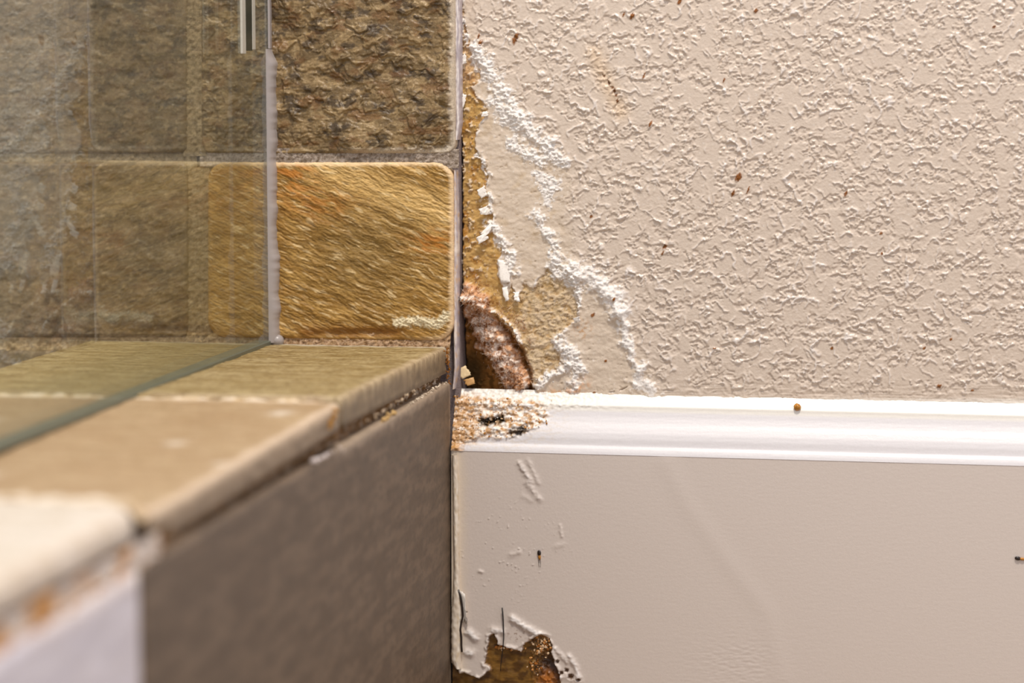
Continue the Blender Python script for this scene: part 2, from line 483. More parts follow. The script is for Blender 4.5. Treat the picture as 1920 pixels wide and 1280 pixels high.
    white = sm(0.18, 0.72, crust * np.where((px > 1085) & (py > 500), 0.95, 1.0) + 0.5 * fbm(px / 7, py / 7, 112, 3))
    col = mix(col, lin((243, 236, 229)), white * (0.8 + 0.2 * sm(-0.3, 0.3, fbm(px / 4, py / 4, 181, 2))))
    col = mix(col, lin((246, 242, 238)), curl * (1 - ex) * sm(6, 1, de) * 0.8)
    brown = mix(flat((164, 112, 56), h.shape), flat((110, 74, 34), h.shape), sm(0.0, 0.5, fbm(px / 14, py / 14, 170, 3)))
    brown = mix(brown, lin((84, 62, 34)), sm(925, 880, px) * sm(630, 690, py))
    col = mix(col, brown, inh)
    fz = mix(flat((208, 158, 118), h.shape), flat((240, 222, 206), h.shape), sm(-0.15, 0.35, fbm(px / 9, py / 9, 172, 4) + 0.5 * np.exp(-(seg_dist(px, py, [(905, 610), (930, 650), (945, 680)]) / 20) ** 2) - 0.15))
    fz = mix(fz, lin((130, 78, 40)), sm(0.1, 0.5, fbm(px / 11, py / 11, 173, 4)))
    col = mix(col, fz, sm(0.15, 0.5, clump))
    col = mix(col, lin((246, 240, 232)), sm(0.4, 0.7, lip) * sm(6, -1, dh - 8) * sm(-0.3, 0.1, fbm(px / 8, py / 8, 175, 3)))
    col = mix(col, lin((118, 104, 104)), gap * (1 - plug))
    col = mix(col, lin((206, 196, 190)), gap * plug)
    stain = np.exp(-(seg_dist(px, py, [(1020, 742), (1075, 736), (1095, 720)]) / 12) ** 2) * sm(-0.2, 0.3, fbm(px / 10, py / 10, 177, 3))
    col = mix(col, lin((214, 150, 92)), 0.7 * stain)
    stain2 = np.exp(-(np.hypot(px - 1092, py - 618) / 18) ** 2) * sm(-0.1, 0.4, fbm(px / 7, py / 7, 178, 3))
    col = mix(col, lin((196, 142, 84)), 0.7 * stain2)
    col = mix(col, lin((222, 190, 150)), 0.45 * halo)
    col = mix(col, lin((242, 234, 222)), sm(742, 754, py) * sm(1010, 1100, px) * 0.7)
    col = mix(col, lin((140, 82, 22)), spk)
    col = mix(col, lin((92, 54, 20)), spk * sm(0.1, 0.4, perlin(px / 3, py / 3, 180)))
    col = mix(col, lin((112, 66, 18)), crk)
    # split by what the surface is
    cls = np.zeros(h.shape, int)
    cls[skim > 0.5] = 1
    cls[ex > 0.5] = 2
    cls[white > 0.55] = 3
    cls[(inh > 0.5) | (clump > 0.2) | (lip > 0.55) & (dh < 10)] = 4
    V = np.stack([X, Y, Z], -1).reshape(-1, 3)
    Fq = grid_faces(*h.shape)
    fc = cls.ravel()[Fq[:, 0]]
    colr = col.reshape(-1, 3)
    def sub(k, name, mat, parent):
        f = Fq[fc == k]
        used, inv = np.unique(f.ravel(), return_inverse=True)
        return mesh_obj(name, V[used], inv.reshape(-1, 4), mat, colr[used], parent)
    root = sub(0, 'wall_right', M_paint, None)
    tag(root, 'cream painted wall with knockdown texture, water damaged beside the stone tiles', None, kind='structure')
    sub(1, 'peeling_skim_coat', M_paint, root)
    sub(2, 'bare_drywall', M_crumb, root)['label'] = 'tan exposed drywall paper stained yellow brown'
    sub(3, 'salt_crust', M_crumb, root)['label'] = 'crumbling white salt crust'
    sub(4, 'rotten_core', M_fibre, root)['label'] = 'brown rotten hollow with a fuzzy clump'
    # back of the wall so that it has thickness
    add_box('wall_backing', (xs[0], 0.016, 0.0), (xs[-1], 0.030, zs[-1]), M_room, root)
    # heights for things laid on the wall
    def height_at(qx, qy):
        p = on(qx, qy, 1, 0.0)
        i = int(np.clip(round((p[0] - xs[0]) / step), 0, len(xs) - 1)); j = int(np.clip(round((p[2] - zs[0]) / step), 0, len(zs) - 1))
        return np.array([xs[i], Y[j, i], zs[j]])
    return root, height_at
wall, wall_at = build_wall()

# loose grains and fibres of the crust, joined (nobody could count them)
ICO_V = []
_t = (1 + 5 ** 0.5) / 2
for s1 in (-1, 1):
    for s2 in (-1, 1):
        ICO_V += [(0, s1, s2 * _t), (s1, s2 * _t, 0), (s2 * _t, 0, s1)]
ICO_V = np.array(ICO_V, float) / math.hypot(1, _t)
_d = np.linalg.norm(ICO_V[:, None] - ICO_V[None], axis=-1)
ICO_F = []
for i in range(12):
    for j in range(i + 1, 12):
        for k in range(j + 1, 12):
            if max(_d[i, j], _d[j, k], _d[i, k]) < 1.1:
                n = np.cross(ICO_V[j] - ICO_V[i], ICO_V[k] - ICO_V[i])
                ICO_F.append((i, j, k) if n @ ICO_V[i] > 0 else (i, k, j))
ICO_F = np.array(ICO_F)

def grains(name, pts, sizes, cols, mat, parent=None):
    n = len(pts)
    jit = 1 + rng.uniform(-0.35, 0.35, (n, 12, 1))
    sc = rng.uniform(0.6, 1.3, (n, 1, 3))
    V = np.asarray(pts)[:, None] + ICO_V[None] * jit * sc * np.asarray(sizes)[:, None, None]
    Fq = (ICO_F[None] + 12 * np.arange(n)[:, None, None]).reshape(-1, 3)
    cc = np.repeat(np.asarray(cols)[:, None], 12, 1)
    o = mesh_obj(name, V.reshape(-1, 3), Fq, mat, cc, parent, smooth=False)
    o['kind'] = 'stuff'
    return o

def sample_ridges(n):
    P, Sz, Cc = [], [], []
    use = [r for k, r in enumerate(RIDGES) if k not in (4, 5, 6, 8, 16)]
    for _ in range(n):
        pl, w, amp = use[rng.integers(len(use))]
        i = rng.integers(len(pl) - 1); t = rng.random()
        qx = pl[i][0] * (1 - t) + pl[i + 1][0] * t + rng.normal(0, w * 0.7)
        qy = pl[i][1] * (1 - t) + pl[i + 1][1] * t + rng.normal(0, w * 0.7)
        P.append(wall_at(qx, qy)); Sz.append(0.0003 * rng.uniform(0.5, 1.7))
        Cc.append(lin((243, 236, 228)) * rng.uniform(0.86, 1.0))
    return P, Sz, Cc
P, Sz, Cc = sample_ridges(380)
grains('salt_grains', P, Sz, Cc, M_crumb, wall)

def fibres():
    V, Fc, Cc = [], [], []
    def one(q, n0, length, c):
        d = rng.normal(0, 1, 3); d[1] = -abs(d[1]) * 0.8; d /= np.linalg.norm(d)
        side = np.cross(d, rng.normal(0, 1, 3)); side /= np.linalg.norm(side)
        s2 = np.cross(d, side); r = 0.00011
        bend = rng.normal(0, 0.3, 3) * length
        base = len(V)
        for k, t in enumerate((0, 0.5, 1.0)):
            p = q + d * length * t + bend * t * t
            for a in range(3):
                V.append(p + (side * math.cos(a * 2.094) + s2 * math.sin(a * 2.094)) * r * (1 - 0.7 * t)); Cc.append(c)
        for k in range(2):
            for a in range(3):
                b = (a + 1) % 3
                Fc.append((base + 3 * k + a, base + 3 * k + b, base + 3 * k + 3 + b, base + 3 * k + 3 + a))
    pal = [(206, 150, 104), (232, 206, 182), (170, 108, 60), (240, 226, 210), (140, 86, 44)]
    for _ in range(2200):
        pl = CLUMP if rng.random() < 0.75 else LIP
        i = rng.integers(len(pl) - 1); t = rng.random()
        qx = pl[i][0] * (1 - t) + pl[i + 1][0] * t + rng.normal(0, 15)
        qy = pl[i][1] * (1 - t) + pl[i + 1][1] * t + rng.normal(0, 15)
        if qy > 742: continue
        one(wall_at(qx, qy), None, rng.uniform(0.001, 0.0032), lin(pal[rng.integers(5)]))
    o = mesh_obj('rotten_fibres', np.array(V), np.array(Fc), M_fibre, np.array(Cc), wall)
    o['kind'] = 'stuff'
fibres()

# lifted flakes of paint that curl off the wall, each a part
def flake(name, pts, lift, mat, parent, colr, axis_plane=1, base=0.0, z_off=0.0):
    """a thin curled sheet whose outline is given in pixels; lift in mm at each corner"""
    n = 9
    pts = [on(x, y, 1, base) for x, y in pts]
    us = np.linspace(0, 1, n)
    G = np.zeros((n, n, 3)); Lf = np.zeros((n, n))
    for j, v in enumerate(us):
        for i, u in enumerate(us):
            w = [(1 - u) * (1 - v), u * (1 - v), u * v, (1 - u) * v]
            G[j, i] = sum(wk * p for wk, p in zip(w, pts))
            Lf[j, i] = sum(wk * l for wk, l in zip(w, lift)) + 0.25 * math.sin(u * 3.1) * math.sin(v * 3.1)
    jig = fbm(G[..., 0] * 900, G[..., 2] * 900, 300, 3) * 0.0009
    G[..., 0] += jig; G[..., 2] += 0.6 * jig
    G[..., 1] -= Lf * MM + 0.0003 * fbm(G[..., 0] * 500, G[..., 2] * 500, 302, 2)
    back = G.copy(); back[..., 1] += 0.0004
    V = np.concatenate([G.reshape(-1, 3), back.reshape(-1, 3)])
    f1 = grid_faces(n, n, True); f2 = grid_faces(n, n) + n * n
    e = list(range(n)) + [k * n + n - 1 for k in range(1, n)] + [n * n - 1 - k for k in range(1, n)] + [(n - 1 - k) * n for k in range(1, n)]
    e = e[:-1] if e[-1] == 0 else e
    rim = [(e[k], e[(k + 1) % len(e)], e[(k + 1) % len(e)] + n * n, e[k] + n * n) for k in range(len(e))]
    return mesh_obj(name, V, [f1, f2, np.array(rim)], mat, np.broadcast_to(lin(colr), (len(V), 3)), parent)

FL = [([(896, 444), (912, 436), (918, 446), (900, 457)], (4, 3, 2, 4)),
      ([(902, 438), (920, 418), (926, 424), (914, 441)], (3, 1.5, 1.5, 3)),
      ([(898, 392), (914, 386), (920, 402), (904, 402)], (3, 2, 1, 2.5)),
      ([(896, 356), (910, 348), (914, 366), (903, 372)], (3, 2, 1.5, 2.5)),
      ([(934, 486), (958, 492), (958, 530), (940, 528)], (1.5, 1, 2.5, 3)),
      ([(942, 538), (952, 536), (956, 562), (949, 564)], (1.5, 1.5, 3, 3)),
      ([(964, 546), (974, 548), (976, 565), (966, 562)], (1.5, 1.5, 3, 3)),
      ([(906, 210), (914, 208), (916, 218), (904, 218)], (3, 1.5, 1.5, 3)),
      ([(864, 108), (874, 100), (876, 118), (866, 122)], (2, 2, 2, 2)),
      ([(866, 175), (876, 178), (870, 205), (866, 200)], (2.5, 2, 2, 2.5)),
      ([(1076, 596), (1088, 592), (1090, 602), (1078, 606)], (3, 3, 2, 2))]
for k, (pts, lift) in enumerate(FL):
    flake('paint_flake', pts, lift, M_paint, wall, (244, 236, 226))

# ------------------------------------------------------------------ stone slabs
def slab(name, corners, normal, thick, nu, nv, rad, edge, hfun, cfun, mat, parent, skirt=0.0, side=None):
    """a stone with rounded corners: a relief on the face, rounded rims and real sides. corners: p00, p10, p11, p01 of the face"""
    p00, p10, p11, p01 = [np.asarray(c, float) for c in corners]
    normal = np.asarray(normal, float)
    W = np.linalg.norm(p10 - p00); H = np.linalg.norm(p01 - p00)
    u = np.linspace(-1, 1, nu); v = np.linspace(-1, 1, nv)
    # crowd the rims so they stay smooth
    u = np.sign(u) * (1 - (1 - np.abs(u)) ** 1.12); v = np.sign(v) * (1 - (1 - np.abs(v)) ** 1.12)
    U, Vv = np.meshgrid(u, v)
    x = U * W / 2; y = Vv * H / 2
    cx = np.maximum(np.abs(x) - (W / 2 - rad), 0); cy = np.maximum(np.abs(y) - (H / 2 - rad), 0)
    m = np.maximum(cx, cy); l = np.hypot(cx, cy)
    k = np.where((cx > 0) & (cy > 0), m / np.maximum(l, 1e-9), 1.0)
    x = np.sign(x) * np.where((cx > 0) & (cy > 0), W / 2 - rad + cx * k, np.abs(x))
    y = np.sign(y) * np.where((cx > 0) & (cy > 0), H / 2 - rad + cy * k, np.abs(y))
    qx = np.abs(x) - (W / 2 - rad); qy = np.abs(y) - (H / 2 - rad)
    sd = np.hypot(np.maximum(qx, 0), np.maximum(qy, 0)) + np.minimum(np.maximum(qx, qy), 0) - rad
    din = -sd
    a = x / W + 0.5; b = y / H + 0.5
    B = (p00 * ((1 - a) * (1 - b))[..., None] + p10 * (a * (1 - b))[..., None] + p11 * (a * b)[..., None] + p01 * ((1 - a) * b)[..., None])
    t = np.clip(din / edge, 0, 1)
    drop = edge * (1 - np.sqrt(np.clip(1 - (1 - t) ** 2, 0, 1)))
    px, py = project(B)
    h = hfun(x / MM, y / MM, px, py, din / MM) * MM
    P = B + normal * (h * sm(0, edge, din) - drop)[..., None]
    col = cfun(x / MM, y / MM, px, py, din / MM, h / MM)
    # sides
    idx = np.arange(nv * nu).reshape(nv, nu)
    ring = np.concatenate([idx[0, :], idx[1:, -1], idx[-1, -2::-1], idx[-2:0:-1, 0]])
    Vall = [P.reshape(-1, 3)]; Call = [col.reshape(-1, 3)]
    R = P.reshape(-1, 3)[ring]; RC = col.reshape(-1, 3)[ring]
    cen = (p00 + p10 + p11 + p01) / 4
    out = R - cen; out = out - normal * (out @ normal)[:, None]; out /= np.linalg.norm(out, axis=1)[:, None]
    faces = [grid_faces(nv, nu)]
    nr = len(ring); prev = ring; K = 5
    s_len = np.concatenate([[0], np.cumsum(np.linalg.norm(np.diff(R, axis=0), axis=1))])
    for j in range(1, K + 1):
        f = j / K
        nz = fbm(s_len * 70, np.full(nr, f * 2.5), 400 + nu, 4) * skirt
        q = R - normal * ((thick - edge) * f) + out * (nz * math.sin(math.pi * min(f, 0.9)))[:, None]
        base = sum(len(a_) for a_ in Vall)
        sc = RC if side is None else mix(RC, lin(side), np.full(nr, 0.85 * min(1.0, f * 2.2)))  # side tint puts the shade of the upright edges into their colour
        Vall.append(q); Call.append(sc * (1 + 0.3 * fbm(s_len * 90, np.full(nr, f * 3), 9, 3))[:, None])
        cur = base + np.arange(nr)
        faces.append(np.stack([prev, cur, np.roll(cur, -1), np.roll(prev, -1)], -1))
        prev = cur
    Vall = np.concatenate(Vall)
    # close the back with one centre fan
    c_id = len(Vall)
    Vall = np.concatenate([Vall, [cen - normal * thick]])
    Call = np.concatenate(Call + [RC[:1]])
    tri = np.stack([prev, np.full(nr, c_id), np.roll(prev, -1)], -1)
    # face orientation
    e1 = P[0, 1] - P[0, 0]; e2 = P[1, 0] - P[0, 0]
    if np.cross(P[nv // 2, nu // 2 + 1] - P[nv // 2, nu // 2], P[nv // 2 + 1, nu // 2] - P[nv // 2, nu // 2]) @ normal < 0:
        faces = [f[:, ::-1] for f in faces]; tri = tri[:, ::-1]
    return mesh_obj(name, Vall, faces + [tri], mat, Call, parent)

tiles = empty('wall_left', (X_GLASS, -0.004, Z_CURB))
tag(tiles, 'shower wall clad in split-face stone tiles, left of the painted wall', None, kind='structure')
add_box('wall_backing', (-0.62, -0.004, 0.0), (on(865, 400, 1, 0)[0], 0.014, on(500, -90, 1, 0)[2]), M_bedding, tiles)

def wall_quad(x0, y0, x1, y1, y=Y_TILE, tw=(0, 0, 0, 0)):
    """corners on the tile plane from pixel bounds: lower left, lower right, upper right, upper left"""
    return [on(x0, y1 + tw[0], 1, y), on(x1, y1 + tw[1], 1, y), on(x1, y0, 1, y), on(x0, y0, 1, y)]

def h_slate(seed, amp=1.0):
    def f(x, y, px, py, d):
        wx = x + 3 * fbm(x / 9, y / 9, seed, 3); wy = y + 3 * fbm(x / 9, y / 9, seed + 1, 3)
        n = fbm(wx / 42, wy / 30, seed + 2, 4, 0.45)
        q = n * 4.5
        ter = np.floor(q) / 4.5 + sm(0.6, 1.0, q - np.floor(q)) / 4.5
        blob = sm(0.18, 0.40, fbm(wx / 14, wy / 12, seed + 3, 3))
        blob2 = sm(0.30, 0.48, fbm(wx / 7 + 30, wy / 6, seed + 6, 3))
        lay = fbm(x / 16, y / 2.6, seed + 4, 3)
        fine = fbm(x / 1.8, y / 1.5, seed + 5, 3)
        return amp * (3.2 * ter + 1.2 * blob + 0.55 * blob2 + 0.22 * lay + 0.17 * fine)
    return f

def c_slate(seed, a=(112, 92, 60), b=(150, 128, 90), c=(96, 66, 30), dk=(66, 54, 34), rim=0.0):
    def f(x, y, px, py, d, h):
        col = mix(flat(a, x.shape), flat(b, x.shape), sm(-0.3, 0.35, fbm(x / 16, y / 10, seed, 5, 0.6)))
        col = mix(col, lin(dk), 0.85 * sm(0.05, 0.45, fbm(x / 13, y / 8, seed + 1, 5, 0.6)))
        col = mix(col, lin(c), 0.6 * sm(0.12, 0.5, fbm(x / 14, y / 8, seed + 2, 4)))
        col = mix(col, lin((176, 152, 112)), (0.45 if rim else 0.3) * sm(0.25, 0.55, fbm(x / 3.5, y / 3, seed + 3, 4)))
        if rim:
            col = mix(col, lin((206, 190, 168)), rim * sm(5.0, 1.5, d + 1.2 * fbm(x / 3, y / 3, seed + 4, 3)) * sm(0, 30, x))
        return col
    return f

def h_quartz(x, y, px, py, d):
    # thin foliation that runs down to the right
    c, s = math.cos(math.radians(-24)), math.sin(math.radians(-24))
    a = x * c + y * s; b = -x * s + y * c
    a2 = a + 2 * fbm(x / 12, y / 12, 500, 2); b2 = b + 1.6 * fbm(x / 15, y / 15, 501, 3)
    n = fbm(a2 / 26, b2 / 8, 502, 4, 0.55)
    ter = np.floor(n * 6) / 6 + sm(0.7, 1.0, n * 6 - np.floor(n * 6)) / 6
    fol = fbm(a2 / 7, b2 / 1.1, 503, 3)
    fol2 = ridged(a2 / 9, b2 / 1.7, 504, 2)
    h = 0.9 * ter + 0.36 * fol + 0.20 * fol2 + 0.16 * fbm(a2 / 4, b2 / 0.6, 507, 2) + 0.12 * fbm(x / 1.4, y / 1.4, 505, 2)
    # chipped lower edge
    und = sm(14, 0, np.abs(py - 626)) * sm(560, 600, px) * sm(760, 700, px)
    h -= 1.6 * und
    crust = np.exp(-(seg_dist(px, py, [(745, 605), (780, 600), (820, 608), (835, 590)]) / 11) ** 2)
    h += crust * (0.7 + 0.9 * fbm(x / 1.6, y / 1.6, 506, 3))
    return h

def c_quartz(x, y, px, py, d, h):
    c, s = math.cos(math.radians(-24)), math.sin(math.radians(-24))
    a = x * c + y * s; b = -x * s + y * c
    b = b + 1.5 * fbm(x / 14, y / 14, 501, 3)
    n = fbm(a / 30, b / 6, 510, 4, 0.6)
    col = mix(flat((162, 120, 52), x.shape), flat((194, 152, 82), x.shape), sm(-0.2, 0.5, n))
    col = mix(col, lin((136, 102, 48)), 0.75 * sm(0.0, 0.5, fbm(a / 10, b / 1.5, 512, 4, 0.6)))
    col = mix(col, lin((104, 74, 30)), 0.6 * sm(0.18, 0.45, fbm(a / 14, b / 0.9, 518, 3, 0.6)))
    core = np.exp(-((px - 690) / 130) ** 2 - ((py - 470) / 110) ** 2)
    col = mix(col, lin((126, 100, 52)), 0.7 * core)
    band = np.exp(-(seg_dist(px, py, [(600, 310), (700, 350), (790, 380), (840, 400)]) / 34) ** 2)
    col = mix(col, lin((216, 178, 112)), 0.7 * band)
    orange = np.exp(-(np.hypot(px - 545, (py - 325) * 1.2) / 45) ** 2) + np.exp(-(np.hypot((px - 815), (py - 455) * 2) / 45) ** 2) + 0.6 * np.exp(-(np.hypot((px - 600), (py - 380) * 2) / 60) ** 2)
    col = mix(col, lin((196, 122, 40)), 0.75 * np.clip(orange, 0, 1) * sm(-0.4, 0.3, fbm(a / 12, b / 3, 514, 3)))
    col = mix(col, lin((226, 198, 148)), 0.6 * sm(0.25, 0.55, fbm(a / 12, b / 2.2, 515, 4)))
    low = np.exp(-((py - 622) / 12) ** 2) * sm(540, 580, px) * sm(790, 730, px)
    col = mix(col, lin((128, 78, 20)), 0.7 * low)
    crust = np.exp(-(seg_dist(px, py, [(745, 605), (780, 600), (820, 608), (838, 590)]) / 11) ** 2)
    col = mix(col, lin((222, 206, 170)), sm(0.3, 0.8, crust + 0.4 * fbm(x / 2, y / 2, 516, 3)))
    rim = sm(3.6, 0.8, d + 0.7 * fbm(x / 4, y / 4, 517, 3)) * sm(-10, 20, x + y)
    col = mix(col, lin((236, 206, 164)), 0.75 * rim)
    return col

T_MM = 0.0105
slab('stone_tile', wall_quad(375, -95, 853, 289), (0, -1, 0), T_MM, 400, 320, 0.0065, 0.0032, h_slate(600, 1.0),
     c_slate(600, (108, 86, 52), (150, 124, 84), (116, 78, 36), (66, 50, 30), rim=0.75), M_stone, tiles, 0.0004)['label'] = 'dark brown split-face stone tile, top right'
slab('stone_tile', wall_quad(388, 303, 850, 634, tw=(0, 6, 0, 0)), (0, -1, 0), T_MM, 390, 290, 0.011, 0.0030, h_quartz, c_quartz, M_quartz, tiles, 0.0003)['label'] = 'golden ochre stone tile with slanting grain'
OL = ((90, 74, 50), (116, 96, 68), (92, 66, 38), (62, 50, 34))
slab('stone_tile', wall_quad(-125, -95, 351, 289), (0, -1, 0), T_MM, 200, 160, 0.005, 0.0028, h_slate(640, 0.55), c_slate(640, *OL), M_stone, tiles, 0.0003)
slab('stone_tile', wall_quad(-125, 303, 352, 634), (0, -1, 0), T_MM, 200, 150, 0.005, 0.0028, h_slate(660, 0.5), c_slate(660, *OL), M_stone, tiles, 0.0003)
slab('stone_tile', wall_quad(-620, -95, -148, 289), (0, -1, 0), T_MM, 60, 50, 0.005, 0.0028, h_slate(680, 0.5), c_slate(680, *OL), M_stone, tiles, 0.0003)
slab('stone_tile', wall_quad(-620, 303, -148, 634), (0, -1, 0), T_MM, 60, 50, 0.005, 0.0028, h_slate(690, 0.5), c_slate(690, *OL), M_stone, tiles, 0.0003)
slab('stone_tile', wall_quad(-620, 655, -148, 990), (0, -1, 0), T_MM, 60, 50, 0.005, 0.0028, h_slate(700, 0.5), c_slate(700, *OL), M_stone, tiles, 0.0003)
slab('stone_tile', wall_quad(-125, 655, 130, 990), (0, -1, 0), T_MM, 60, 50, 0.005, 0.0028, h_slate(710, 0.5), c_slate(710, *OL), M_stone, tiles, 0.0003)

# grout joints: a rough bed set back from the stone faces
def grout_bed(name, x0, y0, x1, y1, y, cols, seed, parent, tilt=0.0, step=1.8, amp=1.0):
    a = on(x0, y1, 1, y); b = on(x1, y0, 1, y)
    xs = np.arange(min(a[0], b[0]), max(a[0], b[0]) + 1e-6, step * 0.0003); zs = np.arange(a[2], b[2] + 1e-6, step * 0.0003)
    X, Z = np.meshgrid(xs, zs)
    px, py = project(np.stack([X, np.full_like(X, y), Z], -1))
    h = amp * (0.9 * fbm(px / 9, py / 7, seed, 3) + 0.6 * perlin(px / 2.5, py / 2.5, seed + 1))
    Y = y - h * MM - tilt * (zs.max() - Z)
    col = mix(flat(cols[0], X.shape), flat(cols[1], X.shape), sm(-0.25, 0.35, fbm(px / 10, py / 8, seed + 2, 4)))
    col = mix(col, lin(cols[2]), 0.8 * sm(0.1, 0.5, fbm(px / 6, py / 5, seed + 3, 4)))
    return mesh_obj(name, np.stack([X, Y, Z], -1).reshape(-1, 3), grid_faces(*X.shape), M_grout, col.reshape(-1, 3), parent)
G1 = ((176, 160, 146), (140, 124, 108), (104, 84, 62))
grout_bed('grout_joint', 375, 278, 862, 312, -0.0105, G1, 720, tiles, amp=0.6)
grout_bed('grout_joint', -620, 276, 372, 312, -0.0100, ((158, 138, 108), (136, 118, 90), (112, 94, 68)), 725, tiles, step=4)
grout_bed('grout_joint', 344, -90, 384, 292, -0.0108, ((158, 138, 108), (136, 118, 90), (112, 94, 68)), 730, tiles, step=3)
grout_bed('grout_joint', 346, 312, 394, 640, -0.0100, ((158, 138, 108), (136, 118, 90), (112, 94, 68)), 735, tiles, step=3)
grout_bed('grout_joint', -125, 626, 520, 668, -0.0100, ((196, 170, 130), (170, 144, 106), (130, 104, 70)), 745, tiles, step=3)
grout_bed('grout_joint', 520, 624, 846, 668, -0.0095, ((190, 158, 126), (164, 132, 96), (116, 80, 44)), 740, tiles, tilt=0.25)

# caulk / trim strip down the tile edge
def strip(name, path, width_px, y, thick, cols, mat, parent, seed=0, bulge=1.0, nx=12):
    """vertical strip that follows a pixel path of (x, y); rounded across, slightly ragged"""
    n = 160
    py = np.linspace(path[0][1], path[-1][1], n)
    cx = np.interp(py, [p[1] for p in path], [p[0] for p in path])
    wd = np.interp(py, [p[1] for p in path], [p[2] if len(p) > 2 else width_px for p in path])
    wd = wd + 0.12 * wd * fbm(py / 14, py * 0 + seed, seed, 3)
    t = np.linspace(-1, 1, nx)
    V = np.zeros((n, nx + 2, 3)); colv = np.zeros((n, nx + 2, 3))
    for i in range(n):
        for j in range(nx):
            p = on(cx[i] + t[j] * wd[i] / 2, py[i], 1, y)
            dep = thick * bulge * math.sqrt(max(0, 1 - 0.92 * t[j] ** 2))
            V[i, j + 1] = p + np.array([0, -dep - 0.0003 * float(perlin(py[i] / 9, t[j] * 1.5, seed + 2)), 0])
        V[i, 0] = V[i, 1] + np.array([0, thick, 0]); V[i, -1] = V[i, -2] + np.array([0, thick, 0])
    tt = np.concatenate([[-1], t, [1]])
    T, I = np.meshgrid(tt, py)
    colv = mix(flat(cols[0], T.shape), flat(cols[1], T.shape), sm(-0.3, 0.4, fbm(T * 2.2, I / 40, seed + 4, 3) + 0.4 * T))
    if len(cols) > 2:
        colv = mix(colv, lin(cols[2]), 0.7 * sm(0.15, 0.5, fbm(T * 1.5, I / 14, seed + 6, 3)))
    return mesh_obj(name, V.reshape(-1, 3), grid_faces(n, nx + 2), mat, colv.reshape(-1, 3), parent)
strip('caulk_strip', [(858, -90, 13), (859, 100, 13), (860, 230, 12), (858, 262, 7)], 14, -0.005, 0.0045, ((232, 222, 216), (176, 164, 166)), M_caulk, tiles, 800)
strip('caulk_strip', [(855, 318, 6), (856, 420, 9), (856, 560, 10), (856, 690, 8), (852, 728, 4)], 10, -0.006, 0.0042, ((226, 212, 200), (186, 174, 176), (206, 170, 130)), M_caulk, tiles, 810)

# ------------------------------------------------------------------ baseboard on the right
def zpx(py, d):                                     # height whose point at depth -d shows at row py at x = 1500
    return on(1500, py, 1, -d)[2]
PROF = [(0.0000, 742), (0.0012, 748), (0.0036, 760), (0.0056, 767), (0.0062, 769), (0.0062, 774), (0.0066, 780), (0.0076, 790), (0.0092, 801),
        (0.0112, 812), (0.0128, 822), (0.0138, 832), (0.0142, 841), (0.0145, 846), (0.0158, 850), (0.0168, 857), (0.0172, 862)]
XB0 = on(846.5, 1000, 1, -BOARD)[0]; XB1 = on(2040, 860, 1, -BOARD)[0]

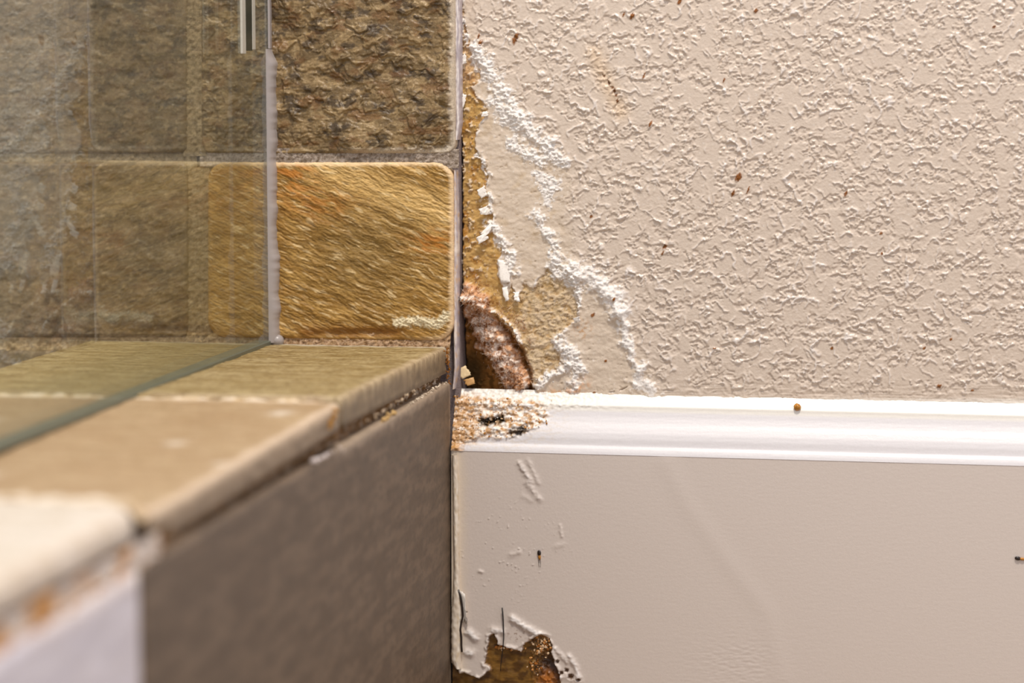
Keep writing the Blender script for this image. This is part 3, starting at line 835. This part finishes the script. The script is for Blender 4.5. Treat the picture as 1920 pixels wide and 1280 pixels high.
def build_board():
    # moulded cap as a grid along the profile
    dd = np.array([p[0] for p in PROF]); zz = np.array([zpx(p[1], p[0]) for p in PROF])
    s = np.concatenate([[0], np.cumsum(np.hypot(np.diff(dd), np.diff(zz)))])
    ss = np.linspace(0, s[-1], 72)
    D = np.interp(ss, s, dd); Zp = np.interp(ss, s, zz)
    for arr in (D, Zp):                             # soften the arrises
        arr[1:-1] = (arr[:-2] + 2 * arr[1:-1] + arr[2:]) / 4
    xs = np.concatenate([np.arange(XB0, XB0 + 0.085, 0.0005), np.arange(XB0 + 0.085, XB1, 0.0012)])
    X, Dg = np.meshgrid(xs, D); _, Zg = np.meshgrid(xs, Zp)
    px, py = project(np.stack([X, -Dg, Zg], -1))
    # damage: crumbled paint and wood close to the curb
    dmg_poly = [(840, 735), (900, 742), (960, 748), (1010, 752), (1030, 770), (1020, 795), (985, 812), (950, 820), (900, 822), (865, 838), (840, 850)]
    wob = 6 * fbm(px / 14, py / 12, 900, 3)
    dmg = sm(6, -6, poly_sdf(px + wob, py + wob, dmg_poly))
    ease = np.exp(-(poly_sdf(px, py, dmg_poly).clip(0) / 40) ** 2)
    rough = 1.8 * fbm(px / 18, py / 9, 902, 4, 0.6) + 0.7 * (0.5 - worley(px / 9, py / 6, 903)) + 0.35 * perlin(px / 3, py / 2.6, 904)
    off = dmg * (0.6 + rough)
    hole = np.exp(-(seg_dist(px + 7 * fbm(px / 9, py / 9, 917, 3), py + 5 * fbm(px / 9, py / 9, 918, 3), [(905, 792), (925, 790), (942, 786)]) / 6) ** 2) + 0.8 * np.exp(-(seg_dist(px + 7 * fbm(px / 9, py / 9, 917, 3), py + 5 * fbm(px / 9, py / 9, 918, 3), [(960, 812), (982, 806)]) / 6) ** 2)
    off -= 5.0 * hole * sm(-0.5, 0.0, fbm(px / 8, py / 5, 915, 3))
    toprim = sm(768, 760, py - (px - 1000) * 0.024) * sm(1250, 1000, px)
    off += toprim * (0.6 * fbm(px / 8, py / 6, 906, 3) + 0.35 * perlin(px / 3, py / 3, 907))
    off += 0.05 * fbm(px / 30, py / 3, 908, 3) + 0.10 * ease * perlin(px / 3, py / 3, 909)
    nrm_d = np.gradient(Zp, ss); nrm_z = -np.gradient(D, ss)
    ln = np.hypot(nrm_d, nrm_z); nd = -nrm_d / ln; nz = -nrm_z / ln
    Dg = Dg + nd[:, None] * off * MM; Zg = Zg + nz[:, None] * np.clip(off, 0, 2) * 0.4 * MM
    col = flat((222, 217, 217), X.shape)
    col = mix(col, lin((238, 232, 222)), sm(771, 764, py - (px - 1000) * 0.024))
    col = mix(col, lin((216, 202, 186)), 0.5 * ease * sm(-0.1, 0.4, fbm(px / 16, py / 5, 910, 3)))
    dcol = mix(flat((238, 224, 208), X.shape), flat((202, 160, 114), X.shape), sm(-0.2, 0.3, fbm(px / 10, py / 8, 911, 4) + 0.35 * sm(905, 860, px)))
    dcol = mix(dcol, lin((168, 112, 46)), 0.8 * sm(0.2, 0.5, fbm(px / 7, py / 6, 912, 4)) )
    dcol = mix(dcol, lin((246, 242, 238)), 0.9 * sm(0.05, 0.4, fbm(px / 12, py / 7, 913, 3)) * sm(885, 920, px))
    col = mix(col, dcol, dmg)
    col = mix(col, lin((62, 44, 20)), np.clip(hole * 1.2 + 0.5 * fbm(px / 7, py / 4, 916, 3) * (hole > 0.1), 0, 1))
    low = np.exp(-(seg_dist(px, py, [(852, 838), (862, 850), (866, 862)]) / 8) ** 2)
    col = mix(col, lin((206, 150, 84)), 0.7 * low)
    V = np.stack([X, -Dg, Zg], -1)
    # face board, gently brushed, with the peeled hole at the bottom left
    z_top = Zp[-1]
    st = 1.9 * 0.0003
    xf = np.concatenate([np.arange(XB0, XB0 + 0.085, 0.00042), np.arange(XB0 + 0.085, XB1, 0.0011)])
    zf = np.concatenate([np.arange(z_top, z_top - 0.135, -0.00045), np.arange(z_top - 0.137, 0.0, -0.006), [0.0]])
    Xf, Zf = np.meshgrid(xf, zf)
    fx, fy = project(np.stack([Xf, np.full_like(Xf, -BOARD), Zf], -1))
    peel = [(838, 1238), (848, 1243), (858, 1250), (859, 1262), (875, 1263), (899, 1273), (906, 1265), (919, 1257), (918, 1250), (908, 1245), (914, 1215), (916, 1194),
            (926, 1188), (931, 1198), (932, 1208), (949, 1214), (976, 1221), (986, 1204), (1002, 1195), (1013, 1189), (1029, 1196), (1036, 1211), (1033, 1223),
            (1040, 1246), (1047, 1258), (1050, 1275), (1062, 1310), (1090, 1400), (1090, 1420), (838, 1420)]
    w2 = 2.2 * fbm(fx / 9, fy / 9, 920, 3)
    dp = poly_sdf(fx + w2, fy + w2, peel)
    op = sm(0.8, -0.8, dp)
    h = 0.015 * fbm(fx / 16, fy / 6, 921, 3) + 0.02 * perlin(fx / 4, fy / 4, 922)
    h += 0.9 * np.exp(-((dp - 3) / 3.5) ** 2) * sm(-0.2, 0.3, perlin(fx / 14, fy / 14, 923)) * (1 - op)
    bumps = [([(974, 868), (984, 885), (995, 902)], 4.5, 1.1), ([(990, 862), (1000, 885), (1010, 905)], 4, 0.5), ([(988, 905), (1003, 925), (1012, 936)], 5, 0.8), ([(980, 930), (996, 938)], 5, 0.3),
             ([(1050, 985), (1053, 1005)], 3, 0.5), ([(1042, 1025), (1056, 1020)], 5, 0.3), ([(958, 1040), (972, 1035)], 5, 0.55), ([(899, 1070), (903, 1072)], 3, 0.8),
             ([(960, 1158), (975, 1168), (985, 1176), (1000, 1182), (1008, 1188)], 6, 1.8), ([(924, 1181), (940, 1184)], 7, 1.3), ([(878, 1184), (892, 1196)], 7, 1.6), ([(874, 1222), (884, 1224)], 7, 1.3),
             ([(1040, 1215), (1052, 1228), (1062, 1240)], 4, 1.0), ([(1066, 1230), (1078, 1246), (1085, 1270)], 5, 1.3), ([(1045, 1270), (1062, 1268), (1085, 1276)], 7, 0.8)]
    for k, (pl, w, amp) in enumerate(bumps):
        g = np.exp(-(seg_dist(fx + 2 * perlin(fx / 7, fy / 7, 930 + k), fy, pl) / w) ** 2)
        h += amp * g * (0.8 + 0.35 * fbm(fx / 10, fy / 8, 950 + k, 2)) * (1 - op)
    sprink = np.exp(-(np.hypot((fx - 950) / 90, (fy - 1030) / 90)) ** 2)
    h += 0.5 * sprink * sm(0.0, 0.3, perlin(fx / 30, fy / 30, 976)) * sm(0.58, 0.78, fbm(fx / 5, fy / 5, 960, 2))
    rip = np.exp(-(np.hypot((fx - 1380) / 90, (fy - 1245) / 55)) ** 2)
    h += 0.16 * rip * fbm(fx / 10, fy / 5, 961, 3)
    wave = np.exp(-(seg_dist(fx, fy, [(1250, 870), (1290, 950), (1370, 1060), (1440, 1150), (1465, 1270)]) / 20) ** 2)
    h += 0.25 * wave
    wood = -2.2 + 0.35 * fbm(fx / 30, fy / 14, 963, 4) + 0.9 * sm(985, 1010, fx) * sm(0.1, 0.35, fbm(fx / 7, fy / 7, 964, 3))
    ringy = np.exp(-(seg_dist(fx, fy, [(1010, 1200), (1022, 1212), (1015, 1225)]) / 12) ** 2)
    wood = wood + 1.6 * ringy * np.clip(1 - worley(fx / 5, fy / 5, 965) * 1.4, 0, 1)
    pit2 = op * sm(1000, 1020, fx) * np.exp(-((fy - 1238) / 18) ** 2) * 3
    h = h * (1 - op) + op * wood - pit2
    holes = np.zeros_like(h)
    for (hx, hy, r) in [(1045, 1240, 4), (1062, 1256, 5), (1070, 1268, 7), (1084, 1274, 5), (1052, 1262, 5), (873, 1148, 2.5)]:
        holes = np.maximum(holes, sm(r, r * 0.4, np.hypot(fx - hx, fy - hy) + 2 * perlin(fx / 3, fy / 3, 967)))
    h -= 1.6 * holes
    fc = flat((214, 201, 191), h.shape)
    fc = mix(fc, lin((226, 208, 176)), 0.5 * sm(885, 852, fx + 6 * perlin(fx / 20, fy / 40, 968)))
    wc = mix(flat((124, 88, 34), h.shape), flat((86, 56, 18), h.shape), sm(-0.2, 0.4, fbm(fx / 24, fy / 14, 970, 4)))
    wc = mix(wc, lin((62, 34, 14)), sm(995, 1030, fx) * sm(1215, 1235, fy) * 0.85)
    wc = mix(wc, lin((178, 108, 40)), np.exp(-(np.hypot(fx - 1025, fy - 1278) / 18) ** 2))
    wc = mix(wc, lin((206, 162, 108)), 0.8 * ringy * sm(-0.1, 0.3, fbm(fx / 5, fy / 5, 971, 3)))
    edge = sm(-3.0, -1.0, dp) * sm(-0.2, 0.2, fbm(fx / 6, fy / 6, 972, 3)) * sm(900, 930, fx)
    wc = mix(wc, lin((190, 140, 84)), edge)
    fc = mix(fc, wc, op)
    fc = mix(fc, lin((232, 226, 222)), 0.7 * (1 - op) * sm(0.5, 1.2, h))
    fc = mix(fc, lin((92, 58, 24)), holes)
    freck = np.exp(-(np.hypot((fx - 970) / 22, (fy - 1190) / 14)) ** 2) * sm(0.3, 0.5, fbm(fx / 5, fy / 5, 974, 3))
    fc = mix(fc, lin((120, 80, 46)), 0.8 * freck * (1 - op))
    Yf = -BOARD - h * MM
    cap_last = V[-1]
    root = mesh_obj('baseboard_right', V.reshape(-1, 3), grid_faces(*X.shape, True), M_board, col.reshape(-1, 3))
    tag(root, 'white baseboard with moulded cap running along the painted wall, rotten at the curb end', None, kind='structure')
    Vf = np.stack([Xf, Yf, Zf], -1)
    is_wood = (op > 0.5)
    Fq = grid_faces(*h.shape, True); fcl = is_wood.ravel()[Fq[:, 0]]
    for k, (nm, mt) in enumerate((('face_board', M_board), ('bare_wood', M_wood))):
        f = Fq[fcl == bool(k)]
        used, inv = np.unique(f.ravel(), return_inverse=True)
        mesh_obj(nm, Vf.reshape(-1, 3)[used], inv.reshape(-1, 4), mt, fc.reshape(-1, 3)[used], root)
    root.children[-1]['label'] = 'wet brown wood where paint peeled off'
    # solid core behind the skins
    add_box('core', (XB0 + 0.0004, -0.0100, 0.0), (XB1, -0.0002, zpx(835, 0.013)), M_wood if False else M_room, root)
    return root
board = build_board()

# peeling paint lip that curls off the board end, and the caulk line against the curb
strip('end_caulk', [(853, 852, 9), (855, 900, 11), (856, 1000, 11), (857, 1060, 10), (857, 1110, 14), (857, 1150, 20), (856, 1200, 20), (856, 1238, 19), (860, 1252, 10)], 12, -BOARD, 0.0030,
      ((232, 220, 204), (216, 200, 180), (206, 184, 150)), M_board, board, 980)
def crack_ribbon(name, path, half, y, mat, parent):
    V = []
    for (x, yy) in path:
        for s_, dy in ((-half, 0), (half, 0), (half, 0.0008), (-half, 0.0008)):
            p = on(x + s_, yy, 1, y); V.append(p + np.array([0, dy, 0]))
    n = len(path); Fc = []
    for i in range(n - 1):
        for a in range(4):
            Fc.append((4 * i + a, 4 * i + (a + 1) % 4, 4 * i + 4 + (a + 1) % 4, 4 * i + 4 + a))
    Fc.append((0, 3, 2, 1)); Fc.append((4 * n - 4, 4 * n - 3, 4 * n - 2, 4 * n - 1))
    return mesh_obj(name, V, np.array(Fc), mat, None, parent)
flake('paint_flake', [(859, 1104), (872, 1112), (878, 1168), (868, 1166)], (0.8, 2.4, 2.0, 0.8), M_board, board, (232, 224, 214), base=-BOARD)
crack_ribbon('crack', [(859, 1105), (864, 1120), (867, 1140), (868, 1155), (865, 1165), (863, 1180), (865, 1195), (865, 1210), (866, 1222)], 1.6, -BOARD - 0.0026, M_dark, board)

# brown blisters round the peeled hole
P, Sz, Cc = [], [], []
for _ in range(130):
    t = rng.random()
    if t < 0.45:
        q = (rng.normal(1014, 9), rng.normal(1208, 10))
    elif t < 0.75:
        q = (rng.uniform(930, 985), 1215 + rng.normal(0, 3))
    else:
        q = (rng.normal(1003, 8), rng.normal(1248, 8))
    P.append(on(q[0], q[1], 1, -BOARD) + np.array([0, 0.0010, 0])); Sz.append(0.0003 * rng.uniform(1.2, 3.2))
    Cc.append(lin([(196, 140, 82), (150, 92, 40), (226, 196, 160)][rng.integers(3)]))
grains('rust_blisters', P, Sz, Cc, M_amber if False else M_crumb, board)

# ------------------------------------------------------------------ shower curb
curb = empty('shower_curb', (X_FACE - 0.09, -0.25, 0.0))
tag(curb, 'stone tiled shower curb running from the wall towards the viewer under the glass', 'curb')
X_IN = 2 * X_GLASS - X_FACE - 0.004
TH = 0.0145
def top_pt(px, py): return on(px, py, 2, Z_CURB)
y_j1 = top_pt(640, 756)[1]; y_j2 = top_pt(262, 940)[1]; y_end = y_j2 - 0.27
print('curb', Z_CURB, X_FACE, X_GLASS, X_IN, y_j1, y_j2)
def h_top(seed, amp=0.5):
    def f(x, y, px, py, d):
        return amp * (0.8 * fbm(x / 22, y / 30, seed, 3) + 0.4 * fbm(x / 16, y / 3, seed + 1, 3) * sm(1, 6, d) + 0.35 * fbm(x / 2, y / 2, seed + 2, 3))
    return f
def c_top(seed, a, b, c):
    def f(x, y, px, py, d, h):
        col = mix(flat(a, x.shape), flat(b, x.shape), sm(-0.3, 0.4, fbm(x / 40, y / 7, seed, 4)))
        col = mix(col, lin(c), 0.6 * sm(0.05, 0.45, fbm(x / 10, y / 3.0, seed + 1, 4)))
        col = mix(col, lin((214, 190, 164)), (0.65 if seed == 1020 else 0.35) * sm(6.0, 1.5, d + 2.0 * fbm(x / 9, y / 9, seed + 4, 3)) * sm(0, 30, x))  # pale highlight painted along the outer rim
        for k in range(7 if seed == 1020 else 0):
            bx, by, br = -90 + 34 * k + 20 * math.sin(k * 5.1), -100 + 45 * ((k * 3) % 5), 3.0 + (k % 3)
            col = mix(col, lin((220, 204, 184)), 0.7 * np.exp(-(np.hypot(x - bx, (y - by) * 0.7) / br) ** 2))
        if seed == 1000:
            col = mix(col, lin((106, 82, 42)), 0.55 * sm(0.1, 0.45, fbm(x / 4, y / 1.6, seed + 6, 4, 0.6)))
            col = mix(col, lin((196, 176, 134)), 0.4 * sm(0.2, 0.5, fbm(x / 5, y / 1.6, seed + 8, 4, 0.6)))
        if seed == 1000:      # lime bloom against the wall
            col = mix(col, lin((206, 198, 180)), 0.75 * sm(9.0, 1.0, y - y.min() + 3 * fbm(x / 12, y / 2, seed + 3, 3)) * sm(-30, 10, x))
        return col
    return f
def edge_x(px, py): return top_pt(px, py)[0]
xo_a = edge_x(834, 653); xo_b = edge_x(637, 750); xo_c = edge_x(612, 768); xo_d = edge_x(280, 968)
g = 0.0022
Zt = Z_CURB
y_w = -0.0125
# face corners ordered so that u runs along x and v along -y
slab('stone_tile', [(X_IN, y_w, Zt), (xo_a, y_w, Zt), (xo_b + 0.0035, y_j1 + g, Zt + 0.0028), (X_IN, y_j1 + g, Zt + 0.0008)], (0, 0, 1), TH, 260, 200, 0.0022, 0.0012,
     h_top(1000, 0.6), c_top(1000, (144, 120, 74), (172, 150, 106), (110, 84, 42)), M_curb, curb, 0.0009, side=(116, 98, 76))['label'] = 'olive tan curb stone next to the wall'
slab('stone_tile', [(X_IN, y_j1 - g, Zt), (xo_c + 0.002, y_j1 - g - 0.002, Zt + 0.001), (xo_a - 0.002, y_j2 + g, Zt - 0.004), (X_IN, y_j2 + g, Zt)], (0, 0, 1), TH - 0.002, 200, 200, 0.004, 0.0016,
     h_top(1020, 0.6), c_top(1020, (164, 134, 98), (176, 148, 112), (150, 120, 80)), M_curb, curb, 0.0009, side=(126, 106, 84))['label'] = 'peach tan middle curb stone'
slab('stone_tile', [(X_IN, y_j2 - g, Zt), (xo_a - 0.006, y_j2 - g, Zt), (xo_a - 0.006, y_end, Zt), (X_IN, y_end, Zt)], (0, 0, 1), TH - 0.002, 100, 120, 0.010, 0.0070,
     h_top(1040, 0.5), c_top(1040, (204, 190, 172), (214, 202, 188), (192, 174, 152)), M_curb, curb, 0.0006)['label'] = 'pale cream curb stone nearest the viewer'
# mortar bed and core below the stones
add_box('core', (X_IN + 0.012, y_end, 0.0), (X_FACE - 0.0085, -0.0045, Zt - TH - 0.004), M_room, curb)
bed_x1 = X_FACE - 0.004
def mortar():
    ys = np.arange(y_end, -0.0125, 0.0008); zs = np.linspace(Zt - TH - 0.0085, Zt - TH + 0.004, 18)
    Yg, Zg = np.meshgrid(ys, zs)
    n = 1.6 * fbm(Yg * 260, Zg * 320, 1060, 4) + 0.8 * perlin(Yg * 1100, Zg * 1100, 1061)
    Xg = X_FACE - 0.0065 + n * MM + 0.0045 * sm(y_j2 + 0.03, y_j2 + 0.005, Yg)
    near = sm(-0.16, -0.04, Yg)
    col = mix(flat((112, 84, 56), Yg.shape), flat((214, 196, 174), Yg.shape), sm(-0.15, 0.35, fbm(Yg * 140, Zg * 240, 1062, 3)) * (0.25 + 0.75 * near))
    col = mix(col, lin((146, 98, 44)), 0.6 * sm(0.1, 0.4, fbm(Yg * 200, Zg * 300, 1063, 3)))
    col = mix(col, mix(flat((206, 152, 96), Yg.shape), flat((226, 210, 196), Yg.shape), sm(-0.2, 0.3, fbm(Yg * 40, Zg * 60, 1064, 3))), sm(y_j2 + 0.004, y_j2 - 0.004, Yg))
    mesh_obj('mortar_bed', np.stack([Xg, Yg, Zg], -1).reshape(-1, 3), grid_faces(*Yg.shape), M_grout, col.reshape(-1, 3), curb)
    add_box('mortar_core', (X_IN + 0.006, y_end, Zt - TH - 0.006), (X_FACE - 0.0075, -0.0125, Zt - TH + 0.0005), M_bedding, curb)
mortar()
# outer face stones
def face_slab(y0, y1, seed, cols, nu, nv):
    z1 = Zt - TH - 0.0050; z0 = 0.002
    return slab('face_tile', [(X_FACE, y1, z0), (X_FACE, y0, z0), (X_FACE, y0, z1), (X_FACE, y1, z1)], (1, 0, 0), 0.008, nu, nv, 0.003, 0.0016,
                lambda x, y, px, py, d: 0.35 * fbm(x / 30, y / 30, seed, 4) + 0.12 * fbm(x / 2, y / 2, seed + 1, 3),
                c_top(seed + 2, *cols), M_curb, curb, 0.0004)
y_fj = on(266, 1150, 0, X_FACE)[1]
face_slab(-0.0128, y_fj + 0.001, 1100, ((98, 81, 65), (114, 95, 77), (84, 70, 57)), 300, 140)['label'] = 'dark brown stone on the outer face of the curb'
face_slab(y_fj - 0.001, y_end, 1120, ((206, 198, 204), (218, 210, 214), (196, 186, 186)), 80, 60)['label'] = 'pale lavender stone on the outer face of the curb'
# crumbs of grout along the gap
P, Sz, Cc = [], [], []
for (ax, ay, bx, by, n, sz, c) in [(836, 716, 760, 762, 60, 1.0, (226, 208, 184)), (742, 770, 716, 790, 45, 1.5, (208, 172, 116)), (655, 838, 585, 866, 70, 1.7, (226, 212, 206)),
                                   (632, 765, 618, 800, 35, 1.2, (196, 144, 70)), (838, 655, 842, 720, 50, 1.1, (150, 96, 40)), (780, 730, 690, 790, 40, 0.9, (214, 190, 160))]:
    for _ in range(n):
        t = rng.random()
        q = on(ax + (bx - ax) * t + rng.normal(0, 2), ay + (by - ay) * t + rng.normal(0, 2), 0, X_FACE - 0.0012)
        P.append(q); Sz.append(0.0004 * sz * rng.uniform(0.6, 1.9)); Cc.append(lin(c) * rng.uniform(0.8, 1.05))
grains('grout_crumbs', P, Sz, Cc, M_grout, curb)
# joints between the top stones
for (yj, c) in ((y_j1, ((226, 206, 180), (206, 178, 140), (150, 104, 44))), (y_j2, ((226, 210, 190), (206, 184, 156), (180, 150, 110)))):
    xs = np.arange(X_IN, xo_c - 0.001, 0.0012); ys = np.linspace(yj - 0.0045, yj + 0.0045, 11)
    Xg, Yg = np.meshgrid(xs, ys)
    Zg = Zt + 0.0006 + 0.0016 * fbm(Xg * 110, Yg * 260, 1200, 3) - 60 * (Yg - yj) ** 2 - 0.006 * sm(xo_c - 0.012, xo_c - 0.002, Xg)
    col = mix(flat(c[0], Xg.shape), flat(c[1], Xg.shape), sm(-0.2, 0.3, fbm(Xg * 120, Yg * 300, 1201, 3)))
    col = mix(col, lin(c[2]), sm(xo_c - 0.02, xo_c - 0.004, Xg) * 0.8)
    V = np.stack([Xg, Yg, Zg], -1)
    low = V.copy(); low[..., 2] = Zt - TH
    o = mesh_obj('grout_joint', V.reshape(-1, 3), grid_faces(*Xg.shape), M_grout, col.reshape(-1, 3), curb)

# ------------------------------------------------------------------ glass panel
gz1 = on(500, -95, 1, Y_TILE)[2]
panel = empty('shower_glass_panel', (X_GLASS - 0.005, -0.25, Z_CURB + 0.001))
tag(panel, 'clear greenish shower glass panel standing on the stone curb, sealed to the tiled wall', 'glass panel')
add_box('pane', (X_GLASS - 0.010, y_end, Z_CURB + 0.0012), (X_GLASS, Y_TILE - 0.0012, gz1), M_glass, panel)
M_base = surf_mat('base_seal', 0.35, 0.5, 0.1, 500, 0.2, 900, 0.0002, base=(98, 102, 88))
add_box('base_seal', (X_GLASS - 0.0085, y_end, Z_CURB - 0.0002), (X_GLASS + 0.0012, Y_TILE - 0.006, Z_CURB + 0.0026), M_base, panel, 0.0006)

def silicone_bead():
    # vertical fillet between the glass and the tile face; swells into a drop at the foot
    n, k = 220, 12
    pyv = np.linspace(92, 640, n)
    V = np.zeros((n, k + 1, 3))
    for i, yy in enumerate(pyv):
        w = 0.0038 + 0.0014 * float(fbm(yy / 50, 0.3, 1300, 3)) + 0.0004 * float(fbm(yy / 13, 0.1, 1301, 3)) + 0.0005 * float(fbm(yy / 33, 0.7, 1305, 2)) + 0.0016 * float(sm(430, 480, yy)) * float(0.7 + 0.3 * perlin(yy / 18, 2, 1302))
        w *= float(sm(88, 125, yy)) * 0.6 + 0.4
        z = on(515, yy, 1, Y_TILE)[2]
        for j in range(k + 1):
            a = j / k
            # from the glass face (y forward) round to the tile face
            V[i, j] = (X_GLASS + w * math.sin(a * math.pi / 2) ** 1.2 , Y_TILE - 0.0015 - 0.0060 * math.cos(a * math.pi / 2), z)
    V[:, -1, 1] = Y_TILE + 0.001
    mesh_obj('silicone_bead', V.reshape(-1, 3), grid_faces(n, k + 1), M_sil, None, panel)
    # the drop
    c = on(519, 638, 1, Y_TILE - 0.002)
    u = np.linspace(0, math.pi, 14); v = np.linspace(0, 2 * math.pi, 22)
    Ug, Vg = np.meshgrid(u, v)
    D = np.stack([0.0042 * np.sin(Ug) * np.cos(Vg), 0.004 * np.sin(Ug) * np.sin(Vg), 0.0036 * np.cos(Ug)], -1) + c
    mesh_obj('silicone_drop', D.reshape(-1, 3), grid_faces(*Ug.shape), M_sil, None, panel)
silicone_bead()
# upper edge seal that ends at row 95
def glass_y(px): return on(px, 60, 0, X_GLASS + 0.0012)[1]
zb = on(465, 95, 0, X_GLASS + 0.0012)[2]
ya, yb, yc, yd = glass_y(454), glass_y(461), glass_y(473), glass_y(479)
add_box('seal_lip', (X_GLASS, ya, zb - 0.0018), (X_GLASS + 0.0013, yb, gz1), M_lip, panel, 0.0004)
add_box('edge_seal', (X_GLASS, yb, zb), (X_GLASS + 0.0012, yc, gz1), M_seal, panel, 0.0002)
add_box('seal_lip', (X_GLASS, yc, zb + 0.0006), (X_GLASS + 0.0013, yd, gz1), M_lip, panel, 0.0004)
zb2 = on(506, 92, 1, Y_TILE)[2]
add_box('seal_fin', (X_GLASS + 0.0002, Y_TILE - 0.004, zb2), (X_GLASS + 0.0016, Y_TILE + 0.0005, gz1), M_sil, panel, 0.0005)

# ------------------------------------------------------------------ small loose things
def chip(name, pts, base, label, colr, lift):
    o = flake(name, pts, lift, M_caulk, None, colr, base=base)
    # origin at its own place
    me = o.data; co = np.zeros(len(me.vertices) * 3); me.vertices.foreach_get('co', co); co = co.reshape(-1, 3)
    c = co.mean(0); me.vertices.foreach_set('co', (co - c).astype(np.float32).ravel()); o.location = c
    return tag(o, label, 'paint chip', 'loose paint chips in the rotten hollow')
chip('paint_chip', [(856, 693), (874, 684), (885, 702), (868, 709)], 0.001, 'squarish pale paint chip leaning in the rotten hollow beside the curb end', (222, 196, 152), (3.2, 2.4, 3.0, 4.0))
chip('paint_chip', [(872, 710), (890, 706), (892, 718), (878, 722)], 0.001, 'small tan paint chip just below the squarish pale chip in the hollow', (196, 150, 92), (3.2, 2.4, 3.0, 4.0))

# crumbs lying on the baseboard cap
P, Sz, Cc = [], [], []
pal = [(240, 226, 208), (222, 188, 146), (186, 128, 62), (247, 243, 238)]
for _ in range(170):
    qx = 852 + abs(rng.normal(0, 75)); qy = rng.uniform(742, 822) if qx < 960 else rng.uniform(748, 805)
    if qx > 1060: continue
    d = float(np.interp(qy - (qx - 1500) * 0.0245 , [p[1] for p in PROF], [p[0] for p in PROF]))
    P.append(on(qx, qy, 1, -d - 0.0008)); Sz.append(0.0003 * rng.uniform(0.6, 2.2))
    Cc.append(lin(pal[rng.integers(4)]) * rng.uniform(0.85, 1))
o = grains('plaster_crumbs', P, Sz, Cc, M_crumb)
tag(o, 'cream and rusty plaster crumbs heaped on the baseboard cap beside the curb', 'crumbs')

def ellipsoid(c, r, n=10):
    u = np.linspace(0, math.pi, n); v = np.linspace(0, 2 * math.pi, 2 * n)
    Ug, Vg = np.meshgrid(u, v)
    return np.stack([c[0] + r[0] * np.sin(Ug) * np.cos(Vg), c[1] + r[1] * np.sin(Ug) * np.sin(Vg), c[2] + r[2] * np.cos(Ug)], -1).reshape(-1, 3), grid_faces(2 * n, n)

# amber droplet on the top edge of the baseboard
c = on(1495, 763, 1, -0.0062)
V, Fq = ellipsoid((0, 0, 0), (0.0021, 0.0018, 0.0021), 12)
V = V * (1 + 0.12 * perlin(V[:, 0] * 900, V[:, 2] * 900, 5))[:, None]
o = mesh_obj('amber_droplet', V, Fq, M_amber); o.location = c
tag(o, 'round amber brown droplet stuck on the top edge of the baseboard', 'droplet')

def tube(path, r0, r1, k=6):
    path = np.asarray(path, float); n = len(path)
    V, Fc = [], []
    for i in range(n):
        t = path[min(i + 1, n - 1)] - path[max(i - 1, 0)]; t /= np.linalg.norm(t)
        a = np.cross(t, (0, 1, 0)); a /= np.linalg.norm(a); b = np.cross(t, a)
        r = r0 + (r1 - r0) * i / (n - 1)
        for j in range(k):
            V.append(path[i] + (a * math.cos(2 * math.pi * j / k) + b * math.sin(2 * math.pi * j / k)) * r)
    for i in range(n - 1):
        for j in range(k):
            Fc.append((i * k + j, i * k + (j + 1) % k, (i + 1) * k + (j + 1) % k, (i + 1) * k + j))
    V.append(path[0]); V.append(path[-1])
    T = [(k * n, (j + 1) % k, j) for j in range(k)] + [(k * n + 1, (n - 1) * k + j, (n - 1) * k + (j + 1) % k) for j in range(k)]
    return np.array(V), [np.array(Fc), np.array(T)]

def yb_(x): return -BOARD
pts = [on(x, y, 1, -BOARD - 0.0018) for x, y in [(941.5, 1139), (943, 1155), (944, 1175), (944.5, 1195), (943, 1215), (941, 1230), (939, 1245), (938.5, 1258)]]
V, Fq = tube(pts, 0.00042, 0.00018)
org = pts[0]
o = mesh_obj('hair_strand', V - org, Fq, M_hair); o.location = org
tag(o, 'thin black hair hanging straight down over the peeled patch of baseboard', 'hair')

# the two tiny insects on the baseboard face
def insect(px, py, ang, label):
    c = on(px, py, 1, -BOARD - 0.0006)
    root = empty('insect', c)
    tag(root, label, 'insect', 'tiny insects stuck on the baseboard')
    ca, sa = math.cos(ang), math.sin(ang)
    def rot(V): return np.stack([V[:, 0] * ca - V[:, 2] * sa, V[:, 1], V[:, 0] * sa + V[:, 2] * ca], -1) + c
    V, Fq = ellipsoid((0, 0, 0.0008), (0.0011, 0.0007, 0.0017), 8); mesh_obj('body', rot(V), Fq, M_dark, None, root)
    V, Fq = ellipsoid((0.0001, 0, -0.0016), (0.0008, 0.0006, 0.0015), 8); mesh_obj('abdomen', rot(V), Fq, M_amber, None, root)
    for s in (-1, 1):
        V, Fq = tube([(s * 0.0003, 0, -0.002), (s * 0.0006, 0, -0.0045), (s * 0.0003, 0, -0.0075)], 0.00012, 0.00007, 5)
        mesh_obj('leg', rot(V), Fq, M_dark, None, root)
    return root
insect(1011, 1039, 0.05, 'tiny dark insect stuck upright in the middle of the baseboard, left of centre')
insect(1911, 1047, math.radians(82), 'tiny dark insect lying sideways on the baseboard at the right edge')
